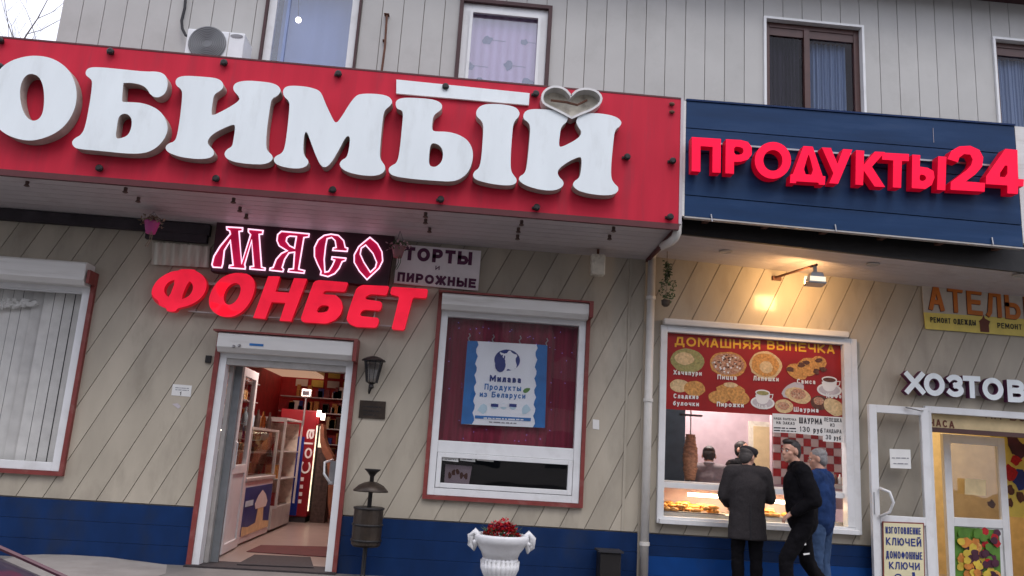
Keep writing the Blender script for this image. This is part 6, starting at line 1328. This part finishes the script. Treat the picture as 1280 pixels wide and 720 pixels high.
# ------------------------------------------------------------------ car in the lower left corner
random.seed(21)
CA = thing('parked_car', 'dark blue car whose rounded bonnet fills the bottom left corner', 'car', (-2.9, -6.5, -.15))
cx1 = -.86; L_ = 4.3; ylo, yhi = -7.3, -5.62
top = [(0, .5), (.05, .68), (.2, .79), (.49, .915), (.64, .97), (.78, 1.02), (1.1, 1.08), (1.15, 1.085), (1.8, 1.42), (2.2, 1.46), (3.2, 1.44), (3.7, 1.1), (4.1, 1.0), (4.28, .85), (4.3, .5)]
def zt_at(d, prof=top):
    for (a, b), (c, e) in zip(prof, prof[1:]):
        if a <= d <= c: return b+(e-b)*(d-a)/(c-a)
    return prof[-1][1]
ds = [0, .04, .1, .2, .35, .5, .75, 1.0, 1.15, 1.8, 2.2, 3.2, 3.7, 4.1, 4.26, 4.3]; mb = MB(); n = 22; rings = []
for d in ds:
    belt = min(zt_at(d), 1.08); pin = .80 if d in (0, 4.3) else (.90 if d in (.04, 4.26) else (.95 if d in (.1, 4.1) else 1)); hw = (yhi-ylo)/2*pin; ring = []
    for j in range(n):
        a = 2*math.pi*(j+.5)/n; c, s_ = math.cos(a), math.sin(a); q = 9.
        yy = hw*abs(c)**(2/q)*(1 if c > 0 else -1); zc, hz2 = (.22+belt)/2, (belt-.22)/2; zz_ = zc+hz2*abs(s_)**(2/q)*(1 if s_ > 0 else -1)
        ring.append(Vector((cx1-d, (ylo+yhi)/2+yy, -.15+zz_)))
    rings.append(ring)
k = 0
for r in rings: mb.v += r
for i in range(len(rings)-1):
    for j in range(n): mb.f.append((i*n+j, i*n+(j+1) % n, (i+1)*n+(j+1) % n, (i+1)*n+j))
mb.f.append(tuple(range(n))); mb.f.append(tuple((len(rings)-1)*n+j for j in range(n)))
o = mb.build('body', 'car_paint', CA, smooth=True)
mb = MB(); ym = (ylo+yhi)/2
for d, zz_, hw in ((1.1, 1.07, .72), (1.8, 1.38, .58), (2.3, 1.42, .56), (3.1, 1.40, .56), (3.7, 1.04, .70)): mb.v += [Vector((cx1-d, ym-hw, -.15+zz_)), Vector((cx1-d, ym+hw, -.15+zz_))]
for i in range(4): mb.f.append((2*i, 2*i+1, 2*i+3, 2*i+2))
mb.f += [(0, 2, 4, 6, 8), (1, 3, 5, 7, 9)]; mb.build('cabin_glass', 'far_window', CA)
MB().box((cx1-3.1, ym-.55, 1.25+.0), (cx1-1.9, ym+.55, 1.285)).build('roof', 'car_paint', CA, bevel=.02)
mb = MB(); mb.tube([(cx1-.2, yhi-.04, -.15+.785), (cx1-.49, yhi-.04, -.15+.91), (cx1-.64, yhi-.04, -.15+.965), (cx1-.78, yhi-.04, -.15+1.015), (cx1-1.05, yhi-.04, -.15+1.08)], .009, 6); mb.build('bonnet_rim', 'rim_dull', CA)  # thin dull reddish tube along the far edge of the bonnet
for y_ in (ylo+.02, yhi-.22):
    for d in (.8, 3.5): 
        MB().lathe((cx1-d, y_+.2, -.15+.31), [(.31, 0), (.31, .2)], 26, axis='Y').build('wheel', 'rubber', CA); 
for y_ in (ylo+.12, yhi-.4): MB().box((cx1-.02, y_, .38), (cx1+.01, y_+.28, .5)).build('headlight', 'car_lamp', CA, bevel=.02)
MB().box((cx1-.02, ym-.3, .2), (cx1+.012, ym+.3, .34)).build('grille', 'black_metal', CA)
# ------------------------------------------------------------------ bare tree beyond the left end of the building
TR = thing('bare_tree', 'leafless tree against the white sky beyond the left end of the upper storey', 'tree', (-8.5, 9, -.15))
random.seed(4)
mt = MB(); mt.tube([(-8.5, 9, -.15), (-8.4, 9, 3), (-8.5, 9.1, 6)], [.22, .17, .12], 10); mt.build('trunk', 'bark', TR, smooth=True)
mb = MB()
def br(p, d, l, r, k):
    q = p; pts = [p]; rs = [r]
    for i in range(4): d = (d+Vector((random.uniform(-.25, .25), random.uniform(-.25, .25), random.uniform(-.1, .2)))).normalized(); q = q+d*l/4; pts.append(q); rs.append(r*(1-.18*(i+1)))
    mb.tube(pts, rs, 5)
    if k > 0:
        for i in range(3 if k > 1 else 4): br(random.choice(pts[1:]), (d+Vector((random.uniform(-1, 1), random.uniform(-.8, .8), random.uniform(-.2, .8)))).normalized(), l*.62, r*.45, k-1)
for i in range(6): a = i*1.05; br(Vector((-8.5, 9.1, 5.6+.1*i)), Vector((math.cos(a)*.7, math.sin(a)*.6, .9)).normalized(), 4.2, .045, 3)
mb.build('branches', 'bark', TR)['kind'] = 'stuff'
# ------------------------------------------------------------------ unseen house added across the street, tall to darken panes and cut sky light
HO = thing('unseen_house', 'long plain unseen house across the street raised to darken the lower window panes', 'building', (0, -34, -.15))
MB().box((-34, -44, -.15), (34, -34, 15.5)).build('wall', 'far_wall', HO); MB().box((-34.5, -44.5, 15.5), (34.5, -33.4, 16)).build('roof', 'dark_trim', HO)
w0 = None
for i in range(16):
    for j in range(5):
        X = -31+4.*i; Zq = 1.1+2.9*j
        if w0 is None: w0 = MB().box((X, -34.02, Zq), (X+1.5, -33.98, Zq+1.5)).build('window', 'far_window', HO); wx, wz = X, Zq
        else: c = w0.copy(); COL.objects.link(c); c.parent = HO; c.location = (X-wx, 0, Zq-wz)
for o in bpy.data.objects:
    if '_o' in o: del o['_o']
